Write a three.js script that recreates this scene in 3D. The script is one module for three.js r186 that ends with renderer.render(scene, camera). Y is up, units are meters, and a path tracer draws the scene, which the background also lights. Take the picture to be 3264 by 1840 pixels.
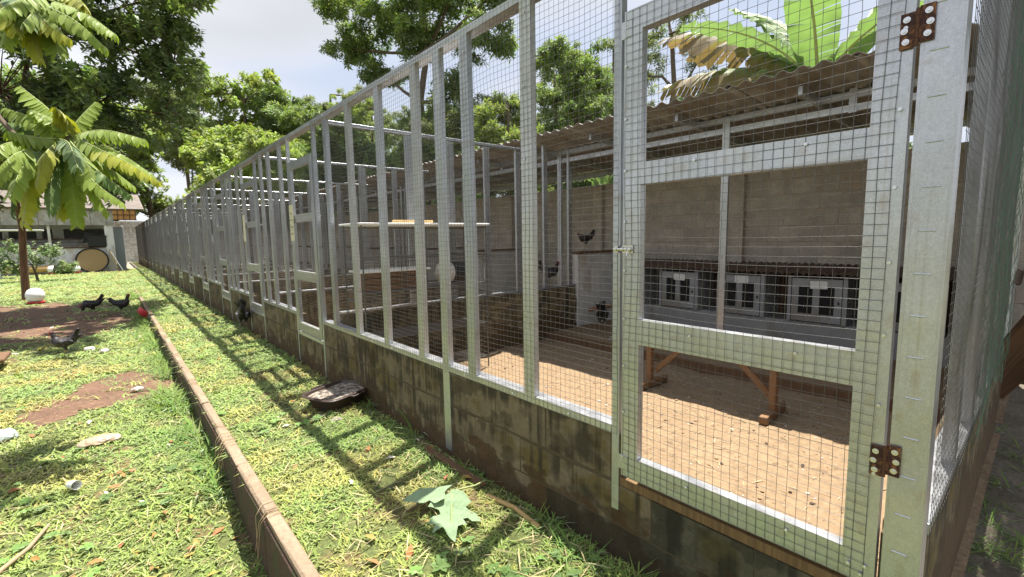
import * as THREE from 'three';
import { mergeGeometries } from 'three/addons/utils/BufferGeometryUtils.js';
import { ConvexGeometry } from 'three/addons/geometries/ConvexGeometry.js';
import { MarchingCubes } from 'three/addons/objects/MarchingCubes.js';

// ---------------------------------------------------------------- camera, sky, sun, exposure
const scene = new THREE.Scene();
const camera = new THREE.PerspectiveCamera(63.65, 1024 / 577, 0.05, 900);
{
  const yaw = 0.7109, pitch = -0.11247, roll = -0.018175;
  const fw = new THREE.Vector3(Math.sin(yaw) * Math.cos(pitch), Math.sin(pitch), -Math.cos(yaw) * Math.cos(pitch));
  const r = new THREE.Vector3().crossVectors(fw, new THREE.Vector3(0, 1, 0)).normalize();
  const u = new THREE.Vector3().crossVectors(r, fw);
  const c = Math.cos(roll), s = Math.sin(roll);
  const R = r.clone().multiplyScalar(c).addScaledVector(u, s), U = u.clone().multiplyScalar(c).addScaledVector(r, -s);
  camera.position.set(-1.6, 1.45, 0);
  camera.quaternion.setFromRotationMatrix(new THREE.Matrix4().makeBasis(R, U, fw.clone().negate()));
}
scene.add(camera);
const renderer = new THREE.WebGLRenderer({ antialias: true });
renderer.toneMapping = THREE.LinearToneMapping;
renderer.toneMappingExposure = 2.4;
renderer.shadowMap.enabled = true;
const sunDir = new THREE.Vector3(0.237, 1, -0.07).normalize();

// seeded random
function rng(a) { return () => { a |= 0; a = a + 0x6D2B79F5 | 0; let t = Math.imul(a ^ a >>> 15, 1 | a); t = t + Math.imul(t ^ t >>> 7, 61 | t) ^ t; return ((t ^ t >>> 14) >>> 0) / 4294967296; }; }
// tileable value noise
function makeNoise(seed) {
  const N = 256, v = new Float32Array(N * N), r = rng(seed);
  for (let i = 0; i < v.length; i++) v[i] = r();
  const sm = t => t * t * (3 - 2 * t);
  function n(x, y, px, py) {
    const xi = Math.floor(x), yi = Math.floor(y), fx = sm(x - xi), fy = sm(y - yi);
    const w = (a, p) => { a %= p; return a < 0 ? a + p : a; };
    const x0 = w(xi, px), x1 = w(xi + 1, px), y0 = w(yi, py), y1 = w(yi + 1, py);
    const a = v[(y0 & 255) * N + (x0 & 255)], b = v[(y0 & 255) * N + (x1 & 255)], c = v[(y1 & 255) * N + (x0 & 255)], d = v[(y1 & 255) * N + (x1 & 255)];
    return a + (b - a) * fx + (c - a) * fy + (a - b - c + d) * fx * fy;
  }
  function fbm(x, y, px, py, oct = 4) { let s = 0, a = .5, t = 0; for (let o = 0; o < oct; o++) { s += a * n(x, y, px, py); t += a; a *= .5; x *= 2; y *= 2; px *= 2; py *= 2; } return s / t; }
  return { n, fbm };
}
const NZ = makeNoise(11), NZ2 = makeNoise(77);
const nz = (x, y, o = 3) => NZ.fbm(x + 500, y + 500, 4096, 4096, o);          // plain world noise
const clamp = (x, a = 0, b = 1) => Math.min(b, Math.max(a, x));
const mix = (a, b, t) => a + (b - a) * t;
const ss = (a, b, x) => { const t = clamp((x - a) / (b - a)); return t * t * (3 - 2 * t); };

// sky: hazy bright blue with soft white and grey cloud
{
  const W = 1024, H = 512, d = new Float32Array(W * H * 4);
  for (let j = 0; j < H; j++) {
    const el = (j / H - .5) * Math.PI;
    for (let i = 0; i < W; i++) {
      const o = (j * W + i) * 4, e = Math.max(0, el);
      const px = 8, u = i / W * px;
      const v = Math.log(1 + e * 3) * 3.2;
      const base = NZ2.fbm(u, v, px, 64, 5), fine = NZ.fbm(u * 3, v * 3 + 7, px * 3, 64, 4);
      const cl = ss(.34, .62, base * .8 + fine * .2);
      const dark = ss(.5, .75, NZ.fbm(u + 3, v + 1.7, px, 64, 4)) * cl;
      const up = Math.pow(Math.sin(e), .6);
      let r = mix(.80, .46, up), g = mix(.85, .58, up), b = mix(.94, .84, up);
      const w = mix(1.0, .74, dark);
      r = mix(r, .98 * w, cl * .85); g = mix(g, .99 * w, cl * .85); b = mix(b, 1.03 * w, cl * .85);
      if (el < 0) { r = .22; g = .24; b = .2; }
      const k = .43 * (1 + .5 * Math.exp(-Math.pow((Math.PI / 2 - el) / .62, 2))); d[o] = r * k; d[o + 1] = g * k; d[o + 2] = b * k; d[o + 3] = 1;  // sky raised towards the zenith, above the view, to add fill light
    }
  }
  const t = new THREE.DataTexture(d, W, H, THREE.RGBAFormat, THREE.FloatType);
  t.mapping = THREE.EquirectangularReflectionMapping; t.magFilter = t.minFilter = THREE.LinearFilter; t.wrapS = THREE.RepeatWrapping; t.needsUpdate = true;
  scene.background = t; scene.environment = t;
}
{
  const sun = new THREE.DirectionalLight(new THREE.Color(1, .955, .87), 5);
  sun.position.copy(sunDir).multiplyScalar(60).add(new THREE.Vector3(0, 0, -15));
  sun.target.position.set(0, 0, -15); scene.add(sun.target);
  sun.castShadow = true; sun.shadow.mapSize.set(4096, 4096);
  const c = sun.shadow.camera; c.left = -30; c.right = 30; c.top = 45; c.bottom = -25; c.near = 1; c.far = 140;
  sun.shadow.radius = 1;
  scene.add(sun);
}

// ---------------------------------------------------------------- textures and materials
function tex(w, h, f, srgb = true) {
  const d = new Uint8Array(w * h * 4);
  for (let j = 0; j < h; j++) for (let i = 0; i < w; i++) {
    const c = f(i / w, j / h, i, j), o = (j * w + i) * 4;
    d[o] = clamp(c[0]) * 255; d[o + 1] = clamp(c[1]) * 255; d[o + 2] = clamp(c[2]) * 255; d[o + 3] = 255;
  }
  const t = new THREE.DataTexture(d, w, h); t.magFilter = THREE.LinearFilter; t.minFilter = THREE.LinearMipmapLinearFilter; t.generateMipmaps = true;
  t.wrapS = t.wrapT = THREE.RepeatWrapping; if (srgb) t.colorSpace = THREE.SRGBColorSpace; t.needsUpdate = true; return t;
}
const S = x => Math.pow(clamp(x), 1 / 2.2);        // linear base colour to stored value
const L3 = (r, g, b) => [S(r), S(g), S(b)];
const mixc = (a, b, t) => [mix(a[0], b[0], t), mix(a[1], b[1], t), mix(a[2], b[2], t)];
function rep(t, su, sv = su) { t.repeat.set(1 / su, 1 / sv); return t; }
const gray = v => [v, v, v];

const rT = rng(5);
const speck = Array.from({ length: 256 * 256 }, () => rT());
const steelTex = rep(tex(512, 1024, (u, v, i, j) => {          // zinc: fine grain, pale oxide bloom, faint drip lines, scuffs (1.1 x 2.2 m)
  let k = .84 + .06 * (NZ.fbm(u * 160, v * 320, 160, 320, 2) - .5) + .09 * (speck[(j & 255) * 256 + (i & 255)] - .5);
  k += .07 * (NZ2.fbm(u * 7, v * 12, 7, 12, 4) - .5);
  const drip = ss(.58, .72, NZ.fbm(u * 90, v * 3, 90, 3, 3)), bloom = ss(.56, .74, NZ2.fbm(u * 16 + 2, v * 30, 16, 30, 4)), rustq = ss(.68, .78, NZ.fbm(u * 22, v * 40, 22, 40, 5));
  let c = [k * .985, k, k * 1.0]; c = mixc(c, [.95, .95, .93], bloom * .15); c = mixc(c, [k * .86, k * .84, k * .78], drip * .35); c = mixc(c, [.62, .5, .38], rustq * .15); return c;
}), 1.1, 2.2);
const steelRough = rep(tex(128, 128, (u, v) => gray(.24 + .24 * NZ2.fbm(u * 10, v * 10, 10, 10, 3)), false), .5);
const M = {};
const std = (o) => new THREE.MeshStandardMaterial(o);
const lin = (r, g, b) => new THREE.Color().setRGB(r, g, b);
M.steel = std({ color: lin(.80, .79, .825), map: steelTex, roughness: 1, roughnessMap: steelRough, metalness: .8 });
M.steelB = M.steel.clone(); M.steelB.color.setRGB(.70, .70, .75); M.steelB.map = steelTex.clone(); M.steelB.map.offset.set(.37, .21); M.steelB.map.needsUpdate = true;
M.steelC = M.steel.clone(); M.steelC.color.setRGB(.80, .775, .77); M.steelC.map = steelTex.clone(); M.steelC.map.offset.set(.71, .63); M.steelC.map.needsUpdate = true; M.steelC.metalness = .65;
M.steelOld = std({ color: lin(.40, .34, .27), map: steelTex, roughness: .8, metalness: .25 });
M.wire = std({ color: lin(.12, .115, .11), roughness: .3, metalness: .35 });
M.screw = std({ color: lin(.75, .76, .77), roughness: .25, metalness: .9 });
M.dark = std({ color: lin(.02, .02, .02), roughness: .8 });
M.black = std({ color: lin(.012, .012, .013), roughness: .55 });

// weathered concrete block: grey cement with black algae runs, yellow-green moss, browner below a ragged edge (uv in metres, 4.8 x 0.8)
const wallTex = rep(tex(2048, 352, (u, v) => {
  const y = v * .8;
  const g = .25 + .16 * (NZ.fbm(u * 60, v * 10, 60, 10, 4) - .5);
  let c = [g * 1.0, g * .93, g * .76];
  const moss = ss(.5, .7, NZ2.fbm(u * 26, v * 5, 26, 5, 4));
  c = mixc(c, [.17, .145, .05], moss * .85);
  const runs = NZ.fbm(u * 130, v * 1.6, 130, 2, 3) * .6 + NZ2.fbm(u * 28, v * 6 + 1, 28, 6, 4) * .55;
  const len = .60 - .40 * NZ2.n(u * 30 + 4, .5, 30, 4) - .22 * NZ.n(u * 90, .2, 90, 4);
  const run = ss(.50, .72, runs) * ss(len - .06, len + .16, y + .16 * (NZ.fbm(u * 80, v * 18, 80, 18, 4) - .4));
  c = mixc(c, [.04, .038, .026], run * .85);
  const blot = ss(.56, .7, NZ.fbm(u * 40 + 5, v * 9, 40, 9, 5)); c = mixc(c, [.05, .045, .022], blot * .6);
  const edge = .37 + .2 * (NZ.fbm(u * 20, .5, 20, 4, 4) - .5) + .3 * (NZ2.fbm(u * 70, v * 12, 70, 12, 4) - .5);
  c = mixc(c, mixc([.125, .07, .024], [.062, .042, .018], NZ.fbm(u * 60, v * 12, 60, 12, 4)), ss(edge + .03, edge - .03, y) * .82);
  const pit = NZ.fbm(u * 420, v * 74, 420, 74, 2); c = c.map(q => q * (.82 + .36 * pit));
  return [S(c[0]), S(c[1]), S(c[2])];
}), 4.8, .8);
const blockBump = rep(tex(512, 512, (u, v) => gray(.5 * NZ.fbm(u * 60, v * 60, 60, 60, 4) + .5 * NZ2.fbm(u * 14, v * 14, 14, 14, 3)), false), .8);
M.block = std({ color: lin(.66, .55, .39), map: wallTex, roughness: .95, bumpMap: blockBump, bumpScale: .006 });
M.mortarPale = std({ color: lin(.42, .36, .29), roughness: 1 });
M.mortar = std({ color: lin(.085, .065, .035), roughness: 1, bumpMap: blockBump, bumpScale: .004 });
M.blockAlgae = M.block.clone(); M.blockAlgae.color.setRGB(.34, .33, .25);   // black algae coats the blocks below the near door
// rear wall: tan brown dusty block
const rearTex = rep(tex(512, 512, (u, v) => { const g = .75 + .5 * (NZ.fbm(u * 9, v * 9, 9, 9, 5) - .5), st = ss(.55, .7, NZ2.fbm(u * 5, v * 3, 5, 3, 4)); const c = mixc([.66 * g, .60 * g, .51 * g], [.42, .35, .27], st * .6), p = .85 + .3 * NZ2.fbm(u * 120, v * 120, 120, 120, 2); return L3(c[0] * p, c[1] * p, c[2] * p); }), 2.1);
M.rear = std({ map: rearTex, roughness: .95, bumpMap: blockBump, bumpScale: .006 });
const plasterTex = rep(tex(512, 512, (u, v) => { const g = .9 + .3 * (NZ.fbm(u * 8, v * 8, 8, 8, 5) - .5), st = ss(.55, .72, NZ2.fbm(u * 7, v * 4, 7, 4, 5)); const c = mixc([.66 * g, .65 * g, .62 * g], [.38, .31, .22], st * .6); return L3(...c); }), 1.7);
M.plaster = std({ map: plasterTex, roughness: .9, bumpMap: blockBump, bumpScale: .003 });
M.whiteWall = std({ color: lin(.95, .97, 1), map: plasterTex, roughness: .85 });
// soils
const soilTex = rep(tex(1024, 1024, (u, v, i, j) => {
  const a = NZ.fbm(u * 10, v * 10, 10, 10, 5), b = NZ2.fbm(u * 90, v * 90, 90, 90, 3), p = NZ.n(u * 150, v * 150, 150, 150), s = NZ2.n(u * 60 + 9, v * 60, 60, 60);
  let c = mixc([.205, .136, .074], [.265, .182, .104], a * .7 + b * .5 - .1);
  const k = .82 + .36 * b; c = c.map(q => q * k);
  if (p > .9) c = mixc(c, [.34, .26, .17], .5); if (s > .9) c = mixc(c, [.12, .07, .04], .6);
  return L3(...c);
}), 2.3);
const soilBump = rep(tex(512, 512, (u, v) => gray(.6 * NZ.fbm(u * 50, v * 50, 50, 50, 4) + .4 * NZ2.fbm(u * 9, v * 9, 9, 9, 3)), false), 1.3);
M.soil = std({ map: soilTex, roughness: 1, bumpMap: soilBump, bumpScale: .012 });
const earthTex = rep(tex(1024, 1024, (u, v) => {
  const a = NZ.fbm(u * 8, v * 8, 8, 8, 5), b = NZ2.fbm(u * 70, v * 70, 70, 70, 3), p = NZ.n(u * 110, v * 110, 110, 110);
  let c = mixc([.09, .045, .026], [.18, .10, .06], a); c = c.map(q => q * (.6 + .8 * b)); if (p > .88) c = mixc(c, [.3, .2, .1], .6);
  return L3(...c);
}), 1.9);
M.earth = std({ map: earthTex, roughness: 1, bumpMap: soilBump, bumpScale: .02 });
M.mudShade = std({ map: rep(tex(256, 256, (u, v) => { const a = NZ.fbm(u * 8, v * 8, 8, 8, 5), b = NZ2.fbm(u * 30, v * 30, 30, 30, 3), m = ss(.52, .66, NZ2.fbm(u * 7 + 2, v * 7, 7, 7, 4)); return L3(...mixc(mixc([.045, .025, .016], [.10, .056, .035], a * .6 + b * .4), [.045, .052, .014], m * .7)); }), .8), roughness: 1, bumpMap: soilBump, bumpScale: .02 });  // mud and moss colours, kept darker to stand for shade
const turfTex = rep(tex(1024, 1024, (u, v) => {
  const a = NZ.fbm(u * 14, v * 14, 14, 14, 4), b = NZ2.fbm(u * 120, v * 120, 120, 120, 3), s = ss(.5, .66, NZ.fbm(u * 9 + 3, v * 9, 9, 9, 4));
  let c = mixc([.055, .075, .018], [.12, .13, .035], a); c = mixc(c, [.16, .095, .045], s * .7); c = c.map(q => q * (.55 + .9 * b));
  return L3(...c);
}), 1.7);
M.turf = std({ map: turfTex, roughness: 1, bumpMap: soilBump, bumpScale: .03 });
const concTex = rep(tex(512, 512, (u, v) => { const g = .8 + .5 * (NZ.fbm(u * 7, v * 7, 7, 7, 5) - .5) + .25 * (NZ2.fbm(u * 90, v * 90, 90, 90, 2) - .5), m = ss(.52, .7, NZ2.fbm(u * 6, v * 6, 6, 6, 4)); const c = mixc([.37 * g, .32 * g, .25 * g], [.15, .12, .07], m * .55); return L3(...c); }), 1.6);
M.conc = std({ map: concTex, roughness: .95, bumpMap: soilBump, bumpScale: .006 });
M.kerb = std({ color: lin(.95, .79, .68), map: concTex, roughness: .95, bumpMap: blockBump, bumpScale: .012 });
const woodTex = (() => { return rep(tex(256, 512, (u, v) => { const r = NZ.fbm(u * 30, v * 2.5, 30, 3, 4), g = .55 + .8 * r; return L3(.44 * g, .25 * g, .115 * g); }), .25, .9); })();
M.wood = std({ color: lin(.72, .64, .58), map: woodTex, roughness: .75 });
M.woodOld = std({ color: lin(.36, .34, .36), map: woodTex, roughness: .9 });
M.woodGrey = std({ color: lin(.9, 1.15, 1.5), map: woodTex, roughness: .95 });
M.woodPale = std({ color: lin(1.3, 1.5, 1.3), map: woodTex, roughness: .8 });
const roofTex = rep(tex(512, 512, (u, v) => { const g = .7 + .7 * (NZ.fbm(u * 10, v * 10, 10, 10, 5) - .5), m = ss(.5, .7, NZ2.fbm(u * 9, v * 9, 9, 9, 4)); return L3(...mixc([.46 * g, .43 * g, .40 * g], [.26, .21, .16], m * .6)); }), 2.2);
M.roof = std({ map: roofTex, roughness: .95 });
M.bark = std({ map: rep(tex(256, 256, (u, v) => { const g = .4 + 1.1 * NZ.fbm(u * 16, v * 4, 16, 4, 4); return L3(.13 * g, .095 * g, .065 * g); }), .4, .8), roughness: 1 });
M.barkRed = std({ map: rep(tex(256, 256, (u, v) => { const g = .4 + 1.1 * NZ.fbm(u * 16, v * 4, 16, 4, 4); return L3(.15 * g, .075 * g, .045 * g); }), .4, .8), roughness: 1 });

// ---------------------------------------------------------------- helpers
const taken = new Map();
function numbered(name) { const k = taken.get(name) || 0; taken.set(name, k + 1); return k ? name + '_' + String(k).padStart(3, '0') : name; }
function sh(o) { o.castShadow = o.receiveShadow = true; return o; }
function thing(name, label, category, [x, y, z] = [0, 0, 0], turn = 0, group) {
  const o = new THREE.Group(); o.name = numbered(name); o.position.set(x, y, z); o.rotation.y = turn;
  o.userData = { label, category }; if (group) o.userData.group = group; scene.add(o); return o;
}
function part(name, geo, mat, parent, label) { const m = sh(new THREE.Mesh(geo, mat)); m.name = name; if (label) m.userData.label = label; parent.add(m); return m; }
function solo(name, label, category, geo, mat, pos, group) { const m = sh(new THREE.Mesh(geo, mat)); m.name = numbered(name); m.userData = { label, category }; if (group) m.userData.group = group; if (pos) m.position.set(...pos); scene.add(m); return m; }
function struct(name, geo, mat) { const m = sh(new THREE.Mesh(geo, mat)); m.name = name; m.userData = { kind: 'structure' }; scene.add(m); return m; }
function inst(name, geo, mat, list, parent, colors) {   // list of Matrix4
  const m = sh(new THREE.InstancedMesh(geo, mat, list.length)); m.name = name; m.userData = { kind: 'stuff' };
  list.forEach((q, i) => m.setMatrixAt(i, q)); if (colors) colors.forEach((c, i) => m.setColorAt(i, c));
  (parent || scene).add(m); return m;
}
// uv in metres from the way each triangle faces
function uvm(g, ox = 0, oy = 0, oz = 0) {
  if (g.index) g = g.toNonIndexed();
  g.computeVertexNormals === undefined || (g.attributes.normal || g.computeVertexNormals());
  const p = g.attributes.position, uv = new Float32Array(p.count * 2), a = new THREE.Vector3(), b = new THREE.Vector3(), c = new THREE.Vector3();
  for (let i = 0; i < p.count; i += 3) {
    a.fromBufferAttribute(p, i); b.fromBufferAttribute(p, i + 1); c.fromBufferAttribute(p, i + 2);
    const n = b.clone().sub(a).cross(c.clone().sub(a)), ax = Math.abs(n.x), ay = Math.abs(n.y), az = Math.abs(n.z);
    [a, b, c].forEach((q, k) => {
      const X = q.x + ox, Y = q.y + oy, Z = q.z + oz, o = (i + k) * 2;
      if (ax >= ay && ax >= az) { uv[o] = Z; uv[o + 1] = Y; } else if (ay >= az) { uv[o] = Z; uv[o + 1] = X; } else { uv[o] = X; uv[o + 1] = Y; }
    });
  }
  g.setAttribute('uv', new THREE.BufferAttribute(uv, 2)); return g;
}
function box(x0, x1, y0, y1, z0, z1, c = 0) {
  const sx = Math.abs(x1 - x0), sy = Math.abs(y1 - y0), sz = Math.abs(z1 - z0), X = (x0 + x1) / 2, Y = (y0 + y1) / 2, Z = (z0 + z1) / 2;
  let g;
  if (c) g = cham(sx, sy, sz, c); else g = new THREE.BoxGeometry(sx, sy, sz).toNonIndexed();
  g.translate(X, Y, Z); return uvm(g);
}
function cham(sx, sy, sz, c, jit) {
  const P = [], h = [sx / 2, sy / 2, sz / 2];
  for (const i of [-1, 1]) for (const j of [-1, 1]) for (const k of [-1, 1]) {
    const J = () => jit ? jit() : 0;
    P.push(new THREE.Vector3(i * h[0], j * (h[1] - c) + J(), k * (h[2] - c) + J()), new THREE.Vector3(i * (h[0] - c), j * h[1] + J(), k * (h[2] - c)), new THREE.Vector3(i * (h[0] - c), j * (h[1] - c), k * h[2] + J()));
  }
  const g = new ConvexGeometry(P); g.setAttribute('uv', new THREE.BufferAttribute(new Float32Array(g.attributes.position.count * 2), 2)); return g;
}
const mg = (a) => mergeGeometries(a.map(g => { g = g.index ? g.toNonIndexed() : g; for (const k of Object.keys(g.attributes)) if (!['position', 'normal', 'uv', 'color'].includes(k)) g.deleteAttribute(k); return g; }));
// tubes along polylines: wires, branches, stems
class Wires {
  constructor() { this.p = []; this.n = []; this.uv = []; this.i = []; this.c = null; }
  line(pts, r, sides = 4, cap = false, r1) {
    const N = pts.length, base0 = this.p.length / 3; let len = 0;
    const T = new THREE.Vector3(), A = new THREE.Vector3(), Bv = new THREE.Vector3();
    let prevA = null;
    for (let k = 0; k < N; k++) {
      const p = pts[k], q0 = pts[Math.max(0, k - 1)], q1 = pts[Math.min(N - 1, k + 1)];
      T.set(q1[0] - q0[0], q1[1] - q0[1], q1[2] - q0[2]).normalize();
      if (!prevA) { A.set(Math.abs(T.y) < .9 ? 0 : 1, Math.abs(T.y) < .9 ? 1 : 0, 0); } else A.copy(prevA);
      A.addScaledVector(T, -A.dot(T)).normalize(); Bv.crossVectors(T, A); prevA = A.clone();
      if (k) len += Math.hypot(p[0] - q0[0], p[1] - q0[1], p[2] - q0[2]);
      const R = Array.isArray(r) ? r[k] : r1 === undefined ? r : r + (r1 - r) * k / (N - 1);
      for (let s = 0; s <= sides; s++) {
        const a = s / sides * Math.PI * 2, cs = Math.cos(a), sn = Math.sin(a);
        const nx = A.x * cs + Bv.x * sn, ny = A.y * cs + Bv.y * sn, nzz = A.z * cs + Bv.z * sn;
        this.p.push(p[0] + nx * R, p[1] + ny * R, p[2] + nzz * R); this.n.push(nx, ny, nzz); this.uv.push(s / sides * Math.max(.02, R * 6.3), len);
      }
      if (k) for (let s = 0; s < sides; s++) { const b = base0 + (k - 1) * (sides + 1) + s, d = b + sides + 1; this.i.push(b, b + 1, d, b + 1, d + 1, d); }
    }
    if (cap) for (const k of [0, N - 1]) {
      const c = this.p.length / 3; this.p.push(...pts[k]); const q = pts[k ? N - 2 : 1]; T.set(pts[k][0] - q[0], pts[k][1] - q[1], pts[k][2] - q[2]).normalize(); this.n.push(T.x, T.y, T.z); this.uv.push(0, 0);
      const b = base0 + k * (sides + 1); for (let s = 0; s < sides; s++) k ? this.i.push(c, b + s, b + s + 1) : this.i.push(c, b + s + 1, b + s);
    }
    return this;
  }
  geo() {
    const g = new THREE.BufferGeometry(); g.setAttribute('position', new THREE.Float32BufferAttribute(this.p, 3)); g.setAttribute('normal', new THREE.Float32BufferAttribute(this.n, 3));
    g.setAttribute('uv', new THREE.Float32BufferAttribute(this.uv, 2)); g.setIndex(this.i); return g;
  }
}
const tube = (pts, r, sides = 8, r1) => new Wires().line(pts, r, sides, true, r1).geo();
// thin-walled C channel standing along y, web on x = 0 facing -x, flanges running to +x
function channel(w, d, h, lip = .012, t = .0015) {
  const s = new THREE.Shape(); const a = w / 2;
  [[0, -a], [d, -a], [d, -a + lip], [d - t, -a + lip], [d - t, -a + t], [t, -a + t], [t, a - t], [d - t, a - t], [d - t, a - lip], [d, a - lip], [d, a], [0, a]].forEach(([x, z], i) => i ? s.lineTo(x, -z) : s.moveTo(x, -z));
  const g = new THREE.ExtrudeGeometry(s, { depth: h, bevelEnabled: false }); g.rotateX(-Math.PI / 2); return uvm(g);
}
function lathe(prof, seg = 24) { return new THREE.LatheGeometry(prof.map(([r, y]) => new THREE.Vector2(r, y)), seg); }
function disc(r, h, seg = 16) { return new THREE.CylinderGeometry(r, r, h, seg); }

// ---------------------------------------------------------------- ground
const lawnY = (x, z) => {                       // the left lawn lies lower than the strip and climbs to it in the distance
  const far = ss(-9.5, -19.5, z); let y = mix(-.15, -.012, far) - .1 * ss(-3.9, -2.6, z) * ss(-2.2, -1.3, x) - .04 * ss(-5, -3, z);
  y += .05 * (nz(x * .5, z * .5, 3) - .5) + .022 * (nz(x * 3, z * 3, 2) - .5);
  y -= .05 * ss(-1.6, -1.12, x) * (1 - far);
  y += .03 * ss(-3, -9, x);
  return y;
};
const stripY = (x, z) => .012 * (nz(x * 3, z * 3 + 50, 2) - .5) - .02 * ss(-.2, 0, x) + .02 * ss(-.95, -.6, x);
function sheet(x0, x1, z0, z1, nx, nzN, f) {
  const g = new THREE.PlaneGeometry(1, 1, nx, nzN), p = g.attributes.position, uv = g.attributes.uv;
  for (let i = 0; i < p.count; i++) { const x = mix(x0, x1, p.getX(i) + .5), z = mix(z0, z1, .5 - p.getY(i)); p.setXYZ(i, x, f(x, z), z); uv.setXY(i, x, z); }
  if ((x1 - x0) * (z1 - z0) < 0) { const id = g.index.array; for (let i = 0; i < id.length; i += 3) { const t = id[i]; id[i] = id[i + 1]; id[i + 1] = t; } }
  g.computeVertexNormals(); return g;
}
// bare earth patches (in plan): where the turf is scratched away
const bare = (x, z) => {
  const n = .5 * (nz(x * 2.2, z * 2.2, 4) - .5);
  const e = (cx, cz, rx, rz, a = 0) => { const dx = x - cx, dz = z - cz, c = Math.cos(a), s = Math.sin(a); return 1 - Math.hypot((dx * c + dz * s) / rx, (-dx * s + dz * c) / rz) + n * 1.5; };
  return Math.max(e(-1.62, -6.6, .55, .85, .35), e(-2.15, -6.05, .28, .35), e(-3.2, -12.6, 2.0, 2.2), e(-4.2, -15, 2.6, 2));
};
struct('ground', sheet(-260, 260, -300, 120, 8, 8, () => -.36), M.turf);
struct('lawn', sheet(-46, -1.09, -75, 4, 150, 260, lawnY), M.turf);
struct('grass_strip', sheet(-1.06, .02, -46, 2.5, 14, 260, stripY), M.turf);
struct('yard_behind_pens', sheet(5.3, 80, -90, 3, 20, 20, (x, z) => .02 * nz(x, z)), M.turf);
{ // bare soil sheets lie 4 mm over the turf, with ragged outlines
  const P = [], I = [], st = .07, id = new Map();
  const q = (i, j) => { const k = i + ',' + j; if (!id.has(k)) { id.set(k, P.length / 3); const x = i * st, z = j * st; P.push(x, lawnY(x, z) + .004 + .012 * (nz(x * 9, z * 9, 2) - .4), z); } return id.get(k); };
  for (let i = Math.floor(-7 / st); i < -1.14 / st; i++) for (let j = Math.floor(-17.5 / st); j < -2 / st; j++) if (bare((i + .5) * st, (j + .5) * st) > .12) { const a = q(i, j), b = q(i + 1, j), c = q(i + 1, j + 1), d = q(i, j + 1); I.push(a, d, b, b, d, c); }
  const g = new THREE.BufferGeometry(); g.setAttribute('position', new THREE.Float32BufferAttribute(P, 3)); g.setIndex(I);
  const uv = []; for (let k = 0; k < P.length; k += 3) uv.push(P[k], P[k + 2]); g.setAttribute('uv', new THREE.Float32BufferAttribute(uv, 2)); g.computeVertexNormals();
  struct('bare_earth', g, M.earth);
}
struct('pen_floor', sheet(.09, 3.06, -45, -.14, 70, 700, (x, z) => .06 * (nz(x * 2.2, z * 2.2, 4) - .5) + .016 * (nz(x * 12, z * 12, 2) - .5)), M.soil);
struct('shed_floor', sheet(3.02, 5.25, -45, -.14, 30, 240, (x, z) => .085 + .02 * (nz(x * 3, z * 3, 3) - .5)), M.soil);
M.pathDirt = std({ color: lin(.5, .48, .46), map: concTex, roughness: 1, bumpMap: soilBump, bumpScale: .015 });
struct('side_path', sheet(-1.0, 12, -.30, 6, 60, 30, (x, z) => -.13 + .04 * (nz(x * 1.5, z * 1.5, 3) - .5)), M.pathDirt);
struct('concrete_path', box(-1.35, -.42, -.1, .035, -52, -32.4, .01), M.conc);

// kerb: a row of upright concrete blocks between strip and lawn
{
  const k = thing('garden_kerb', 'narrow pinkish concrete kerb dropping from the grass strip to the lower lawn', 'kerb'); const r = rng(31);
  let z = .6;
  while (z > -19.4) {
    const len = .55 + .35 * r(), y1 = .03 + .005 * r(), sink = z < -9 ? ss(-9, -19, z) * .03 : 0;
    const g = cham(.066 + .006 * r(), .42, len - .002, .012, () => (r() - .5) * .014);
    g.rotateZ((r() - .5) * .02); g.translate(-1.07 + (r() - .5) * .006, y1 - sink - .21, z - len / 2);
    part('kerb_block', uvm(g, r() * 3, 0, 0), M.kerb, k);
    part('muddy_shade_face', uvm(cham(.012, .36, len - .012, .003, () => (r() - .5) * .02).translate(-1.108, y1 - sink - .215, z - len / 2), r() * 3), M.mudShade, k, 'damp muddy and mossy kerb side with its shade painted in'); z -= len;  // slab colour carries mud, moss and the shade of this side
  }
}
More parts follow.
